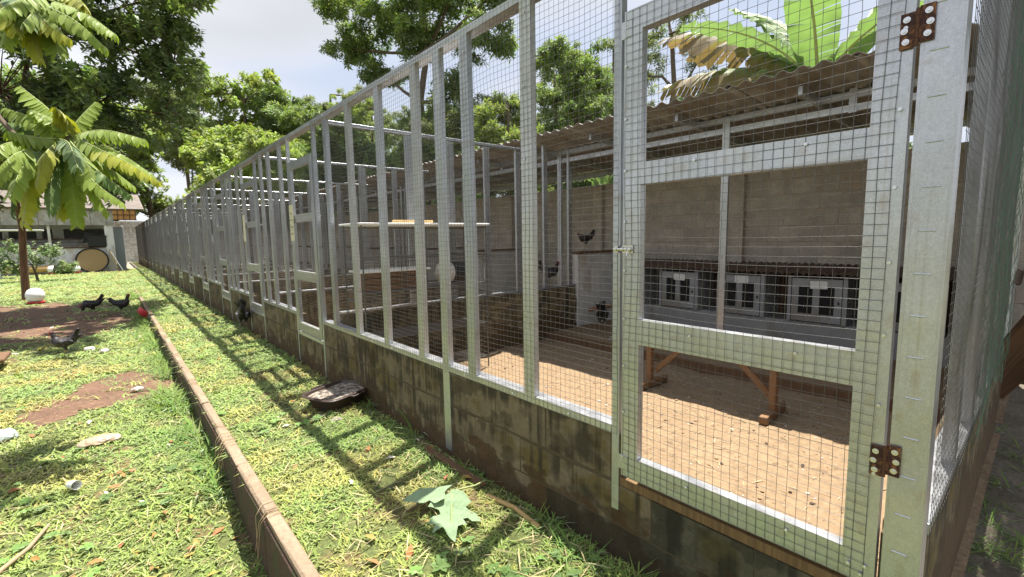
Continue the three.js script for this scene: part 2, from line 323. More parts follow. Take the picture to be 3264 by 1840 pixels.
// front wall of concrete blocks
const BAY0 = -4.88, PITCH = 2.43, NB = 16;                 // doors from the second pen on
const doorZ = [[-.262, -1.158]]; for (let k = 0; k < NB; k++) doorZ.push([BAY0 - k * PITCH, BAY0 - k * PITCH - .82]);
const END = -44.2;
const inDoor = z => doorZ.some(([a, b]) => z < a + .03 && z > b - .03);
const blockW = .408;
{
  const w = thing('block_wall', 'low mossy concrete block wall under the long wire fence', 'wall'); const r = rng(41), far = [];
  part('mortar', box(.0085, .1, -.3, .352, -.19, END), M.mortar, w);
  { let z0 = -.19; for (const [a, b] of doorZ) { if (a < z0 - .05) part('mortar', box(.0085, .1, .353, .584, z0, a), M.mortar, w); z0 = b; } part('mortar', box(.0085, .1, .353, .584, z0, END), M.mortar, w); }
  for (let row = 0; row < 4; row++) {
    const ya = [-.24, -.04, .164, .368][row], yb = [-.046, .158, .352, .584][row];
    const put = (za, zb) => {
      if (za - zb < .05) return;
      const g = cham(.1, yb - ya, za - zb - .003, .003, () => (r() - .5) * .003);
      g.translate(.0545 + r() * .0025, (ya + yb) / 2, (za + zb) / 2); uvm(g, 0, .2, 0);
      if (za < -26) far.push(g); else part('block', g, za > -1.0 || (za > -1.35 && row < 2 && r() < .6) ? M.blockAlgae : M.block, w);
    };
    const cut = (za, zb) => {                              // the top course stops at the doors
      if (row < 3) return put(za, zb);
      for (const [a, b] of doorZ) { if (zb < a && za > b) { if (za > a) cut(za, a + .001); if (zb < b) cut(b - .001, zb); return; } }
      put(za, zb);
    };
    for (let z = -.19 + (row % 2 ? .2 : 0); z > END; z -= blockW) cut(Math.min(z, -.19), Math.max(z - blockW, END));
  }
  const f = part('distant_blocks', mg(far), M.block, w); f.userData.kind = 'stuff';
}

// ---------------------------------------------------------------- front fence of galvanised channel and welded mesh
const MS = .030, YS = .62, YT = 2.61;
// wire grid on a plane: at(u, v) gives the point; wavy wires near the camera
function grid(W, at, u0, u1, v0, v1, { r = .00075, seg = 1, wob = 0, seed = 1, step = MS, sides = 4 } = {}) {
  const R = rng(seed), nu = Math.max(1, Math.round((u1 - u0) / step)), nv = Math.max(1, Math.round((v1 - v0) / step));
  const wv = (u, v, k) => wob * (nz(u * 3 + k * 7, v * 3 + k * 3, 2) - .5);
  for (let i = 0; i <= nu; i++) { const u = u0 + (u1 - u0) * i / nu, pts = []; const n = seg; for (let k = 0; k <= n; k++) { const v = v0 + (v1 - v0) * k / n; pts.push(at(u + wv(u, v, seed), v, wob * 1.6 * (nz(u * 2 + 9, v * 2 + seed) - .5))); } W.line(pts, r, sides); }
  for (let j = 0; j <= nv; j++) { const v = v0 + (v1 - v0) * j / nv, pts = []; const n = seg; for (let k = 0; k <= n; k++) { const u = u0 + (u1 - u0) * k / n; pts.push(at(u, v + wv(u, v, seed + 5), wob * 1.6 * (nz(u * 2 + 9, v * 2 + seed) - .5) - r * 1.9)); } W.line(pts, r, sides); }
}
M.threshold = std({ color: lin(.38, .4, .34), map: woodTex, roughness: .85 });
const fence = thing('wire_fence', 'long galvanised steel and welded wire fence with a row of doors', 'fence');
const rf = rng(61);
const postG = channel(.078, .035, YT - .036 - YS);
function post(z, y0 = YS, parent = fence, mat = M.steel, wide) {
  if (mat === M.steel) mat = [M.steel, M.steelB, M.steelC][Math.floor(rf() * 3)];
  const p = part('post', wide ? channel(wide, .035, YT - .036 - y0) : y0 === YS ? postG : channel(.078, .035, YT - .036 - y0), mat, parent);
  p.position.set((rf() - .5) * .003, y0, z); p.rotation.set((rf() - .5) * .011, (rf() - .5) * .05, (rf() - .5) * .004); return p;
}
{
  const railG = (za, zb, y) => { const g = channel(.038, .078, za - zb); g.rotateX(Math.PI / 2); return g; };
  // rails: web in front, running along z
  const rail = (name, za, zb, y, d = .078, h = .037, m = M.steel) => { const s = new THREE.Shape(); const t = .0015, a = h / 2; [[0, -a], [d, -a], [d, -a + t], [t, -a + t], [t, a - t], [d, a - t], [d, a], [0, a]].forEach(([x, y2], i) => i ? s.lineTo(x, y2) : s.moveTo(x, y2)); const g = new THREE.ExtrudeGeometry(s, { depth: za - zb, bevelEnabled: false }); g.translate(0, y, zb); return part(name, uvm(g), m, fence); };
  let z = -.165; while (z > END) { const e = Math.max(END, z - 4.86 + (z > -1 ? -.05 : 0)); rail('top_rail', z - .001, e + .001, YT - .018 + (rf() - .5) * .004, .078, .037, z < -33 ? M.steelOld : M.steel); z = e; }
  let z0 = -.165;
  [...doorZ, [END, END]].forEach(([a, b], i) => { if (a < z0 - .1) rail('sill_rail', z0 - .036, a + .036, YS - .018, .078, .037, z0 < -33 ? M.steelOld : M.steel); if (i < doorZ.length) rail('threshold', a + .002, b - .002, .378, .09, .036, i ? M.steel : M.threshold); z0 = b; });
  // posts of the first pen, measured; then a pattern per bay
  for (const zz of [-1.735, -2.243, -2.843, -3.39, -3.95, -4.5]) post(zz);
  post(-2.535, .04);
  for (let k = 0; k < NB; k++) { const b = BAY0 - k * PITCH - .82, m = b < -33 ? M.steelOld : M.steel; for (const dz of [.36, .9, 1.28]) if (b - dz > END) post(b - dz, YS, fence, m); }
  doorZ.forEach(([a, b], i) => { const m = a < -33 ? M.steelOld : M.steel; if (i) post(a + .024, .02, fence, m, .036); post(b - .026, i ? .04 : .24, fence, m, .036); });
}
// wire panels between the doors
{
  const spans = []; let z0 = -.2; for (const [a, b] of doorZ) { if (a < z0 - .1) spans.push([z0, a]); z0 = b; } spans.push([z0, END]);
  spans.forEach(([a, b], i) => {
    const W = new Wires(), n = Math.max(1, Math.round((a - b) / .6)), near = a > -7;
    grid(W, (u, v, d) => [-.0035 + Math.min(d, .0018), v, -u], -a + .02, -b - .02, YS - .04, YT + .006, { seg: near ? 18 : 1, wob: near ? .02 : 0, seed: 3 + i, sides: near ? 5 : 4 });
    const p = part('wire_mesh', W.geo(), M.wire, fence); p.userData.kind = 'stuff';
  });
  // mesh over each door is carried by the door
}
const screwG = mg([disc(.0048, .0035, 10).rotateZ(Math.PI / 2), disc(.0028, .003, 6).rotateZ(Math.PI / 2).translate(-.003, 0, 0)]);
{ // self-drilling screws along posts and sill
  const list = [], m4 = (y, z) => new THREE.Matrix4().makeTranslation(-.006, y, z);
  for (const z of [-1.735, -2.243, -2.535, -2.843, -3.39, -3.95, -4.5]) for (let y = .7; y < 2.6; y += .33 + .1 * rf()) list.push(m4(y, z + (rf() - .5) * .03));
  for (let z = -1.4; z > -4.8; z -= .45) list.push(m4(YS - .02, z - .1 * rf()));
  inst('screw', screwG, M.screw, list, fence);
}
function door(i, a, b) {
  const D = new THREE.Group(); D.name = 'door'; fence.add(D);
  const m = a < -33 ? M.steelOld : M.steel, far = a < -12;
  const y0 = .412, y1 = 2.305, w = .08;
  const stile = (z, flip) => { const p = part('stile', channel(w, .036, y1 - y0), m, D); p.position.set(-.003, y0, z); return p; };
  stile(a - .006 - w / 2); stile(b + .006 + w / 2);
  const railY = [[.412, .505], [1.0, 1.102], [1.642, 1.727], [2.225, 2.305]];
  for (const [ya, yb] of railY) {
    const g = channel(yb - ya, .04, a - b - .012 - 2 * w); g.rotateX(-Math.PI / 2); // now runs along z
    const p = part('rail', g, m === M.steel && rf() < .5 ? M.steelC : m, D); p.position.set(-.0022, (ya + yb) / 2, a - .006 - w);
  }
  const W = new Wires(); grid(W, (u, v, d) => [-.0062 + Math.min(d, .002), v, -u], -a + .03, -b - .016, y0 + .004, y1 - .006, { seg: i < 2 ? 14 : 1, wob: i < 2 ? .015 : 0, seed: 40 + i, sides: i < 2 ? 5 : 4 });
  part('wire_mesh', W.geo(), M.wire, D).userData.kind = 'stuff';
  return D;
}
const doors = doorZ.map(([a, b], i) => door(i, a, b));
// near door: rusty butt hinges, barrel bolt, screws
M.rust = std({ map: rep(tex(128, 128, (u, v) => { const a = NZ.fbm(u * 8, v * 8, 8, 8, 4), b = NZ2.fbm(u * 40, v * 40, 40, 40, 2); return L3(...mixc([.045, .012, .008], [.24, .10, .035], ss(.45, .7, a * .8 + b * .2))); }), .09), roughness: .7, metalness: .2 });
for (const hy of [1.955, .805]) {
  const h = new THREE.Group(); h.name = 'hinge'; doors[0].add(h); h.position.set(-.006, hy, -.2625);
  const leaf = s => cham(.003, .088, .031, .001).translate(-.003, s > 0 ? .006 : -.004, s * .0185);
  const pin = []; for (let k = 0; k < 5; k++) pin.push(disc(.0045, .0172, 10).translate(-.006, -.036 + k * .018, 0));
  part('hinge', mg([uvm(leaf(1)), uvm(leaf(-1)), ...pin]), M.rust, h);
  for (const s of [-1, 1]) for (const [k, yy] of [-.027, 0, .027].entries()) { const q = part('screw', mg([disc(.0078, .003, 14).rotateZ(Math.PI / 2), disc(.0042, .004, 6).rotateZ(Math.PI / 2).translate(-.003, 0, 0)]), M.screw, h); q.position.set(-.006, yy + (s > 0 ? .006 : -.004), s * (.021 + (k === 1 ? .004 : 0))); }
}
// hinge groups may only go three levels deep: lift their children up to the door
for (const h of doors[0].children.filter(c => c.name === 'hinge')) { for (const c of [...h.children]) { c.position.add(h.position); doors[0].add(c); } doors[0].remove(h); }
{
  M.chrome = std({ color: lin(.72, .70, .68), roughness: .2, metalness: 1 });
  const W = new Wires().line([[-.014, 1.388, -1.105], [-.014, 1.388, -1.19]], .0055, 10, true);
  for (const z of [-1.11, -1.128, -1.145, -1.178]) W.line([[-.014, 1.388, z + .004], [-.014, 1.388, z - .004]], .009, 10, true);
  part('bolt', mg([W.geo(), box(-.009, -.006, 1.372, 1.404, -1.1, -1.15), box(-.009, -.006, 1.374, 1.402, -1.172, -1.188), tube([[-.014, 1.388, -1.12], [-.022, 1.374, -1.12], [-.024, 1.362, -1.12]], .003, 6)]), M.chrome, doors[0]);
  const L = [], m4 = (y, z) => new THREE.Matrix4().makeTranslation(-.009, y, z);
  for (let y = .5; y < 2.3; y += .2) { L.push(m4(y, -1.14)); if (y > .55) L.push(m4(y + .06, -.285)); }
  for (const y of [1.05, 1.685, .46]) for (const z of [-.5, -.85]) L.push(m4(y + .02, z));
  L.push(m4(.46, -.33), m4(.44, -.3), m4(.47, -.29));
  const s = inst('door_screws', screwG, M.screw, L, doors[0]);
  // corner gussets of the door frame
  for (const y of [.47, 2.235]) part('gusset', box(-.0055, -.0035, y - .03, y + .035, -1.166, -1.118, .001), M.steel, doors[0]);
  for (const y of [1.02, 1.09, 1.655, 1.715]) part('clip', box(-.001, .03, y - .012, y + .012, -1.064, -1.0745, .002), M.steel, doors[0]);
}
// corner post with pressed dashes, and the side of the pen
{
  const c = part('corner_post', channel(.083, .083, 2.66, .014), M.steel, fence); c.position.set(-.002, -.06, -.2135);
  const g = []; for (let y = .1; y < 2.5; y += .112) g.push(cham(.004, .0045, .036, .0015).translate(-.0025, y, -.2145 + .003 * Math.sin(y * 9))); part('pressed_dashes', mg(g.map(q => uvm(q))), M.steel, fence);
  for (const z of [-.178, -.249]) part('fold', box(-.0032, -.0012, .0, 2.58, z - .0015, z + .0015), M.steel, fence);
}
// handwritten boards on the second and third doors
M.board = std({ color: lin(.62, .60, .50), roughness: .8 });
function noteTex(rows, seed) {                             // rows of small black handwriting, too faded to read
  const c = document.createElement('canvas'), R = rng(seed); c.width = 128; c.height = 384; const x = c.getContext('2d'); x.fillStyle = '#cfc9b2'; x.fillRect(0, 0, 128, 384); x.strokeStyle = '#4b4739'; x.lineWidth = 3; x.lineCap = 'round';
  for (const [x0, x1, y, h] of rows) { x.beginPath(); let u = x0; x.moveTo(u, y); while (u < x1) { const st = 5 + R() * 7; x.lineTo(u + st * (R() - .2), y - h * (.4 + .6 * R())); x.quadraticCurveTo(u + st * 1.2, y - h * R(), u + st * .6, y - h * .1 * R()); u += st; } x.stroke(); }
  const t = new THREE.CanvasTexture(c); t.colorSpace = THREE.SRGBColorSpace; return t;
}
for (const [i, rows] of [[1, [[38, 84, 108, 34], [58, 70, 132, 10], [30, 100, 172, 22], [24, 108, 246, 26], [52, 68, 272, 10], [30, 104, 318, 26]]], [2, []]]) {
  const b = doorZ[i][1], mm = std({ map: noteTex(rows, i + 3), roughness: .85 });
  const p = part('notice_board', new THREE.BoxGeometry(.006, .40, .135), [M.board, mm, M.board, M.board, M.board, M.board], doors[i], i === 1 ? 'cream board with faded black handwriting' : 'blank cream board'); p.position.set(-.016, 1.64, b + .085);
}

// ---------------------------------------------------------------- side of the pen at the corner
{
  const s = thing('side_fence', 'wire side fence at the near corner, seen almost edge on, draped with green netting', 'fence');
  const r = rng(71);
  part('wall', box(.1, 3.4, -.3, .58, -.175, -.275, .004), M.block, s);
  part('sill_rail', box(.085, 3.4, .585, .62, -.168, -.246, .002), M.steel, s);
  part('top_rail', box(.085, 2.72, 2.574, 2.61, -.168, -.246, .002), M.steel, s);
  for (const x of [.62, 1.15, 1.7, 2.25, 2.72]) { const p = part('post', channel(.078, .035, 1.954), M.steel, s); p.rotation.y = Math.PI / 2; p.position.set(x, .62, -.17); }
  const W = new Wires(); grid(W, (u, v, d) => [u, v, -.163 + d], .083, 2.74, .585, 2.6, { seg: 10, wob: .012, seed: 8 });
  part('wire_mesh', W.geo(), M.wire, s).userData.kind = 'stuff';
  // green nylon net hanging in folds outside the mesh
  const N = new Wires(), nu = 24, nv = 34, P = (i, j) => { const x = .95 + 1.72 * i / nu, y = 2.5 - 1.86 * j / nv; return [x + .03 * Math.sin(j * .5 + i * .3), y - .05 * Math.sin(i * .4) * (j / nv) - .06 * Math.abs(Math.sin(i * .55)), -.158 + .022 * Math.sin(i * 1.3 + .7 * Math.sin(j * .23)) + .028 * (nz(i * .35, j * .2) - .3)]; };
  for (let i = 0; i <= nu; i++) { const a = []; for (let j = 0; j <= nv; j++) a.push(P(i + (j % 2) * .5, j)); N.line(a, .0009, 3); }
  for (let i = 0; i <= nu; i++) { const a = []; for (let j = 0; j <= nv; j++) a.push(P(i + 1 - (j % 2) * .5, j)); N.line(a, .0009, 3); }
  M.net = std({ color: lin(.09, .17, .11), roughness: .6 });
  part('green_net', N.geo(), M.net, s).userData.kind = 'stuff';
}
// ---------------------------------------------------------------- low partitions between the pens
const blockG = (sx, sy, sz, r) => cham(sx, sy, sz, .006, () => (r() - .5) * .004);
function partition(k) {
  const z = -4.62 - k * PITCH, r = rng(90 + k), m = z < -33 ? M.steelOld : M.steel;
  const ord = ['first', 'second', 'third', 'fourth', 'fifth', 'sixth', 'seventh', 'eighth', 'ninth', 'tenth', 'eleventh', 'twelfth', 'thirteenth', 'fourteenth', 'fifteenth', 'sixteenth'][k];
  const t = thing('pen_partition', k ? `${ord} partition back from the near corner, wire over a low block wall inside the pens` : 'nearest partition inside the pens, wire frame on a low block wall', 'partition', [0, 0, z], 0, 'partitions across the pens');
  part('mortar', box(.12, 3.58, -.05, .70, -.042, .042), M.mortar, t);
  for (let row = 0; row < 4; row++) {
    const ya = -.04 + row * .186, yb = ya + .18;
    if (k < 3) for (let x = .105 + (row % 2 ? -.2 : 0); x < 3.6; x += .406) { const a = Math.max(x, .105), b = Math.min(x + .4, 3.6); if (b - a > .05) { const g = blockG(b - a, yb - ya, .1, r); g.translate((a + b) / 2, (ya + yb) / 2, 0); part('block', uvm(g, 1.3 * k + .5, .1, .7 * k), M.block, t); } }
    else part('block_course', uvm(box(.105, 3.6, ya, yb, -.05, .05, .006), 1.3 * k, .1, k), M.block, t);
  }
  part('sill_rail', box(.1, 3.6, .703, .727, -.036, .036, .002), m, t);
  part('top_rail', box(.08, 2.62, 2.545, 2.575, -.04, .036, .002), m === M.steel ? M.steelB : m, t);
  for (const x of [.93, 1.45, 1.99, 2.5, 3.0, 3.5]) { const p = part('post', channel(x === 1.45 ? .11 : .075, .034, (x < 2.6 ? 2.545 : 2.66) - .727), m, t); p.rotation.y = Math.PI / 2; p.position.set(x, .727, .022); }
  const W = new Wires(); grid(W, (u, v, d) => [u, v, .0262 + Math.max(-.001, d)], .09, 2.6, .70, 2.57, { seg: k < 1 ? 8 : 1, wob: k < 1 ? .006 : 0, seed: 20 + k });
  grid(W, (u, v, d) => [u, v, .0262], 2.63, 3.56, .70, 2.45, { seed: 60 + k });
  part('wire_mesh', W.geo(), M.wire, t).userData.kind = 'stuff';
  // white plastered end by the nest boxes
  part('plaster_end', box(3.62, 5.08, .06, 1.17, -.055, .055, .008), M.plaster, t, 'whitewashed wall end with dirty stains');
  part('coping', box(3.60, 5.08, 1.172, 1.20, -.075, .075, .004), M.woodOld, t);
}
for (let k = 0; k < 14; k++) partition(k);
// ---------------------------------------------------------------- shed along the back of the pens
const roofY = x => 2.73 - .055 * (x - 2.7);
{
  const s = thing('pen_shed', 'long open shed with corrugated roof and brown block rear wall behind the pens', 'shed'); const r = rng(101);
  // corrugated sheets, lapped along z
  const wave = (z, x) => .018 * Math.sin(z / .147 * Math.PI * 2);
  const sheetG = (w) => { const n = Math.round(w / .147 * 8), P = [], I = [], U = []; for (const top of [0, 1]) for (let i = 0; i <= n; i++) for (const x of [2.7, 5.75]) { const z = -w * i / n; P.push(x, roofY(x) + wave(z) + top * .006, z); U.push(z, x); }
    const a = (t, i, k) => t * (n + 1) * 2 + i * 2 + k; for (let i = 0; i < n; i++) { I.push(a(1, i, 0), a(1, i, 1), a(1, i + 1, 0), a(1, i, 1), a(1, i + 1, 1), a(1, i + 1, 0)); I.push(a(0, i, 0), a(0, i + 1, 0), a(0, i, 1), a(0, i, 1), a(0, i + 1, 0), a(0, i + 1, 1)); for (const k of [0, 1]) I.push(...(k ? [a(0, i, k), a(0, i + 1, k), a(1, i, k), a(1, i, k), a(0, i + 1, k), a(1, i + 1, k)] : [a(0, i, k), a(1, i, k), a(0, i + 1, k), a(1, i, k), a(1, i + 1, k), a(0, i + 1, k)])); }
    let g = new THREE.BufferGeometry(); g.setAttribute('position', new THREE.Float32BufferAttribute(P, 3)); g.setAttribute('uv', new THREE.Float32BufferAttribute(U, 2)); g.setIndex(I); g = g.toNonIndexed(); g.computeVertexNormals(); return g; };
  const sg = sheetG(1.029);
  for (let k = 0; k < 46; k++) { const p = part('roof_sheet', sg, M.roof, s); p.position.set((r() - .5) * .03, k % 2 ? .009 : 0, -.05 - k * .956); }
  // ridge beams, rafters, posts
  for (const [x, y] of [[3.5, 2.53], [3.5, 2.645], [5.0, 2.5]]) for (let z = -.2; z > -44; z -= 4.86) part('beam', box(x - .02, x + .02, y - .04, y + .022, z, Math.max(-44.5, z - 4.855), .002), M.steel, s);
  for (let z = -.35; z > -44; z -= 1.15) { const g = box(2.98, 5.5, -.035, .035, -.018, .018, .002); g.rotateZ(-.055); g.translate(0, roofY(0) - .075 + .0, z); part('rafter', g, M.steel, s); }
  for (let z = -2.43 + .08; z > -44; z -= PITCH) { const p = part('post', channel(.075, .035, 2.58), M.steel, s); p.position.set(3.46, .07, z + .0); }
  for (let z = -1.24; z > -20; z -= PITCH) { const p = part('stud', channel(.06, .03, .21), M.steel, s); p.position.set(3.47, 2.48, z); }
  // rear wall of blocks
  part('rear_mortar', box(5.104, 5.2, -.1, 2.3, -.15, -44.5), M.mortarPale, s);
  const far = [];
  for (let row = 0; row < 9; row++) for (let z = -.12 + (row % 2 ? .2 : 0); z > -44.5; z -= .6) { const a = z, b = z - .594, ya = .5 + row * .203, g = blockG(.1, .197, a - b, r); g.translate(5.15 + (r() - .5) * .008, ya + .0985, (a + b) / 2); uvm(g, 0, r() * 2, r() * 3); if (z < -9) far.push(g); else part('rear_block', g, M.rear, s); }
  for (let z = -2.9; z > -12; z -= 2.43) part('pier', box(5.02, 5.1, .08, 2.3, z + .1, z - .1, .005), M.rear, s);
  part('distant_rear_blocks', mg(far), M.rear, s).userData.kind = 'stuff';
  part('rear_base', box(5.09, 5.21, -.1, .497, -.12, -44.5), M.rear, s);
  part('floor_edge', box(2.99, 3.05, -.05, .095, -.2, -44.5, .006), M.woodOld, s, 'weathered timber edge along the raised shed floor');
  part('end_wall', box(2.79, 5.2, -.3, 2.45, -.205, -.29, .004), M.plaster, s);
  part('end_post', box(2.73, 2.786, -.2, 2.6, -.185, -.26, .003), std({ color: lin(.62, .64, .66), roughness: .5 }), s);
}
// ---------------------------------------------------------------- nest boxes
M.paintGrey = std({ color: lin(.52, .535, .57), map: plasterTex, roughness: .7 });
M.wireDark = std({ color: lin(.03, .03, .03), roughness: .7 });
M.paper = std({ color: lin(.75, .75, .72), roughness: .9 });
{
  const c = thing('nest_box_row', 'row of nest boxes on a grey ledge under a small rusty corrugated cover', 'nest boxes', [4.5, 0, 0]);
  part('ledge', box(.03, .58, .06, .385, -.18, -4.52, .006), M.paintGrey, c);
  part('box_back', box(.5, .585, .39, .93, -.2, -4.5), M.woodOld, c); part('box_end', box(0, .5, .39, .93, -.2, -.24), M.paintGrey, c);
  M.cover = std({ map: rep(tex(256, 256, (u, v) => { const a = NZ.fbm(u * 8, v * 8, 8, 8, 5); return L3(...mixc([.10, .055, .035], [.24, .17, .12], a)); }), 1), roughness: .95 });
  const n = 230, P = [], I = [], U = []; for (let i = 0; i <= n; i++) for (const x of [-.09, .59]) { const z = -.15 - 4.4 * i / n; P.push(x, .955 + (x + .09) * .12 + .013 * Math.sin(z / .076 * 6.283), z); U.push(z, x); }
  for (let i = 0; i < n; i++) { const a = i * 2; I.push(a, a + 1, a + 2, a + 1, a + 3, a + 2); }
  const g = new THREE.BufferGeometry(); g.setAttribute('position', new THREE.Float32BufferAttribute(P, 3)); g.setAttribute('uv', new THREE.Float32BufferAttribute(U, 2)); g.setIndex(I); g.computeVertexNormals(); const g2 = g.clone().translate(0, -.006, 0); const ix = g2.index.array; for (let i = 0; i < ix.length; i += 3) { const t = ix[i]; ix[i] = ix[i + 1]; ix[i + 1] = t; } g2.computeVertexNormals();
  part('cover', mg([g, g2]), M.cover, c);
  for (let i = 0; i < 5; i++) {
    const z0 = -.62 - i * .86, d = new THREE.Group(); d.name = 'box_door'; c.add(d); d.position.set(0, .40, z0);
    const w = .5, h = .5;
    part('frame', mg([box(-.012, .012, 0, .09, 0, -w), box(-.012, .012, h - .09, h, 0, -w), box(-.012, .012, .0905, h - .0905, 0, -.07), box(-.012, .012, .0905, h - .0905, -w + .07, -w), box(-.012, .012, .0905, h - .0905, -w / 2 + .035, -w / 2 - .035)]), M.paintGrey, d);
    for (const q of [-.07, -w / 2 - .035]) part('window_screen', (() => { const W = new Wires(); for (let k = 1; k < 12; k++) W.line([[.004, .092, q - k * .012], [.004, h - .092, q - k * .012]], .0036, 3); for (let k = 1; k < 26; k++) W.line([[.006, .092 + k * .012, q], [.006, .092 + k * .012, q - .142]], .0036, 3); return W.geo(); })(), M.wireDark, d);
    const nt = part('paper_note', cham(.004, .09, .17, .001), M.paper, d); nt.position.set(-.016, h - .05 - (i % 2) * .02, -w * .45); nt.rotation.x = (i - 2) * .03;
    part('hook', box(-.02, -.012, .22, .25, -.02, -.035), M.dark, d);
    part('divider', box(-.01, .5, .39, .93, z0 - w - .01, z0 - w - .045), M.paintGrey, c);
    part('divider', box(-.01, .5, .39, .93, z0 - w - .31, z0 - w - .352), M.paintGrey, c);
    part('grille', (() => { const W = new Wires(); for (let k = 1; k < 5; k++) W.line([[0, .4, z0 - w - .05 - k * .053], [0, .92, z0 - w - .05 - k * .053]], .003, 5); for (let k = 1; k < 4; k++) W.line([[.004, .4 + k * .13, z0 - w - .05], [.004, .4 + k * .13, z0 - w - .31]], .003, 5); return W.geo(); })(), M.wire, c);
  }
}
M.woodTrestle = std({ color: lin(.46, .43, .4), map: woodTex, roughness: .8 });
// ---------------------------------------------------------------- wooden trestle in the near pen
{
  const t = thing('wooden_trestle', 'low brown wooden trestle standing on the earth floor behind the near door', 'trestle', [2.2, .0, -1.8]);
  const bar = (name, a, b, w, d) => { const v = new THREE.Vector3(...b).sub(new THREE.Vector3(...a)), L = v.length(); const g = cham(w, L, d, .004); uvm(g); g.rotateY(0); const q = part(name, g, M.woodTrestle, t); q.position.set((a[0] + b[0]) / 2, (a[1] + b[1]) / 2, (a[2] + b[2]) / 2); q.quaternion.setFromUnitVectors(new THREE.Vector3(0, 1, 0), v.normalize()); return q; };
  bar('top_beam', [0, .50, .62], [0, .50, -.78], .07, .05);
  bar('leg', [.0, .04, .47], [0, .47, .47], .06, .05); bar('leg', [0, .04, -.62], [0, .47, -.62], .06, .05);
  bar('foot', [-.2, .035, .475], [.24, .035, .455], .06, .06); bar('foot', [-.2, .035, -.62], [.24, .035, -.6], .06, .06);
  bar('brace', [0.04, .16, .44], [.04, .48, .1], .035, .05); bar('brace', [.04, .16, -.58], [.04, .48, -.25], .035, .05);
}
// slab pieces and pole lying in the pen
{
  const r = rng(7);
  solo('bamboo_pole', 'thin bamboo pole resting against the whitewashed partition end', 'pole', tube([[3.72, .34, -4.42], [4.5, .36, -4.35]], .03, 10, .026), M.wood);
  [[3.25, .13, -3.5, .2], [3.35, .13, -3.0, .26]].forEach(([x, y, z, s], i) => solo('concrete_slab', i ? 'broken concrete slab lying by the trestle on the shed floor' : 'second broken slab lying nearer the partition on the shed floor', 'slab', uvm(cham(s, .05, s * 1.2, .01, () => (r() - .5) * .05)), M.conc, [x, y, z]));
}
// ---------------------------------------------------------------- tall wire cage in front of the nearest partition
{
  const c = thing('wire_cage', 'tall wire cage with white top standing inside the fence in front of the first partition', 'cage', [0, 0, -4.05]);
  const X0 = .12, X1 = 1.52, ZB = -.42, H = 1.57; const W = new Wires(), bars = (y, r = .006) => { W.line([[X0, y, 0], [X1, y, 0]], r, 6); W.line([[X0, y, ZB], [X1, y, ZB]], r, 6); W.line([[X0, y, 0], [X0, y, ZB]], r, 6); W.line([[X1, y, 0], [X1, y, ZB]], r, 6); };
  for (const y of [.12, .5, .86, .95, 1.26, 1.55]) bars(y);
  for (const x of [X0, X1]) for (const z of [0, ZB]) W.line([[x, 0, z], [x, H, z]], .008, 6);
  for (const x of [.5, .96]) W.line([[x, .95, 0], [x, 1.55, 0]], .004, 6);
  part('frame', W.geo(), M.wire, c);
  const G = new Wires(); for (let x = X0; x < X1; x += .05) { G.line([[x, .12, .004], [x, 1.55, .004]], .0011, 3); G.line([[x, .12, ZB], [x, 1.55, ZB]], .0011, 3); } for (let y = .12; y < 1.55; y += .05) { G.line([[X0, y, .006], [X1, y, .006]], .0011, 3); G.line([[X1, y, 0], [X1, y, ZB]], .0011, 3); }
  part('wire_mesh', G.geo(), M.wire, c).userData.kind = 'stuff';
  const slat = new Wires(); for (let z = -.02; z > ZB; z -= .03) for (const y of [.12, .5, .95]) slat.line([[X0, y + .005, z], [X1, y + .005, z]], .003, 4); part('floor_grid', slat.geo(), M.wire, c);
  part('top_sheet', box(X0 - .03, X1 + .03, H, H + .022, .04, ZB - .03, .004), std({ color: lin(.8, .8, .8), roughness: .6 }), c, 'flat white sheet');
  for (const [x0, x1] of [[.55, .93], [1.0, 1.48]]) part('cage_door', (() => { const Q = new Wires(); const a = [[x0, .98, .012], [x1, .98, .012], [x1, 1.23, .012], [x0, 1.23, .012], [x0, .98, .012]]; Q.line(a, .005, 5); return Q.geo(); })(), M.wire, c);
}
solo('timber_batten', 'short yellow timber batten lying on the white cage top', 'batten', box(-.22, .22, 0, .035, -.03, .03, .004), M.woodPale, [.78, 1.594, -4.3]);
{
  const t = thing('feed_crate', 'weathered slatted crate with a white lid standing on the cage floor grid', 'crate', [.42, .962, -4.25]);
  for (const y of [.02, .08, .14]) part('slat', box(-.28, .28, y - .02, y + .03, .12, .135, .003), M.woodOld, t);
  part('crate_body', box(-.27, .27, 0, .165, -.13, .118, .004), M.woodOld, t); part('lid', box(-.3, .42, .17, .19, -.15, .17, .004), M.paper, t);
}
{
  const t = thing('white_drum', 'white plastic drum lying on its side with a black band inside the cage', 'drum', [1.25, 1.075, -4.26]); t.scale.setScalar(.85);
  const g = lathe([[0, -.26], [.09, -.26], [.12, -.23], [.125, -.1], [.118, 0], [.125, .1], [.12, .23], [.04, .26], [.035, .29], [0, .29]], 22).rotateZ(Math.PI / 2); part('body', g, M.plaster, t);
  part('band', lathe([[.127, -.18], [.132, -.12], [.132, .06], [.127, .1]], 22).rotateZ(Math.PI / 2).translate(.02, 0, 0), M.black, t);
}

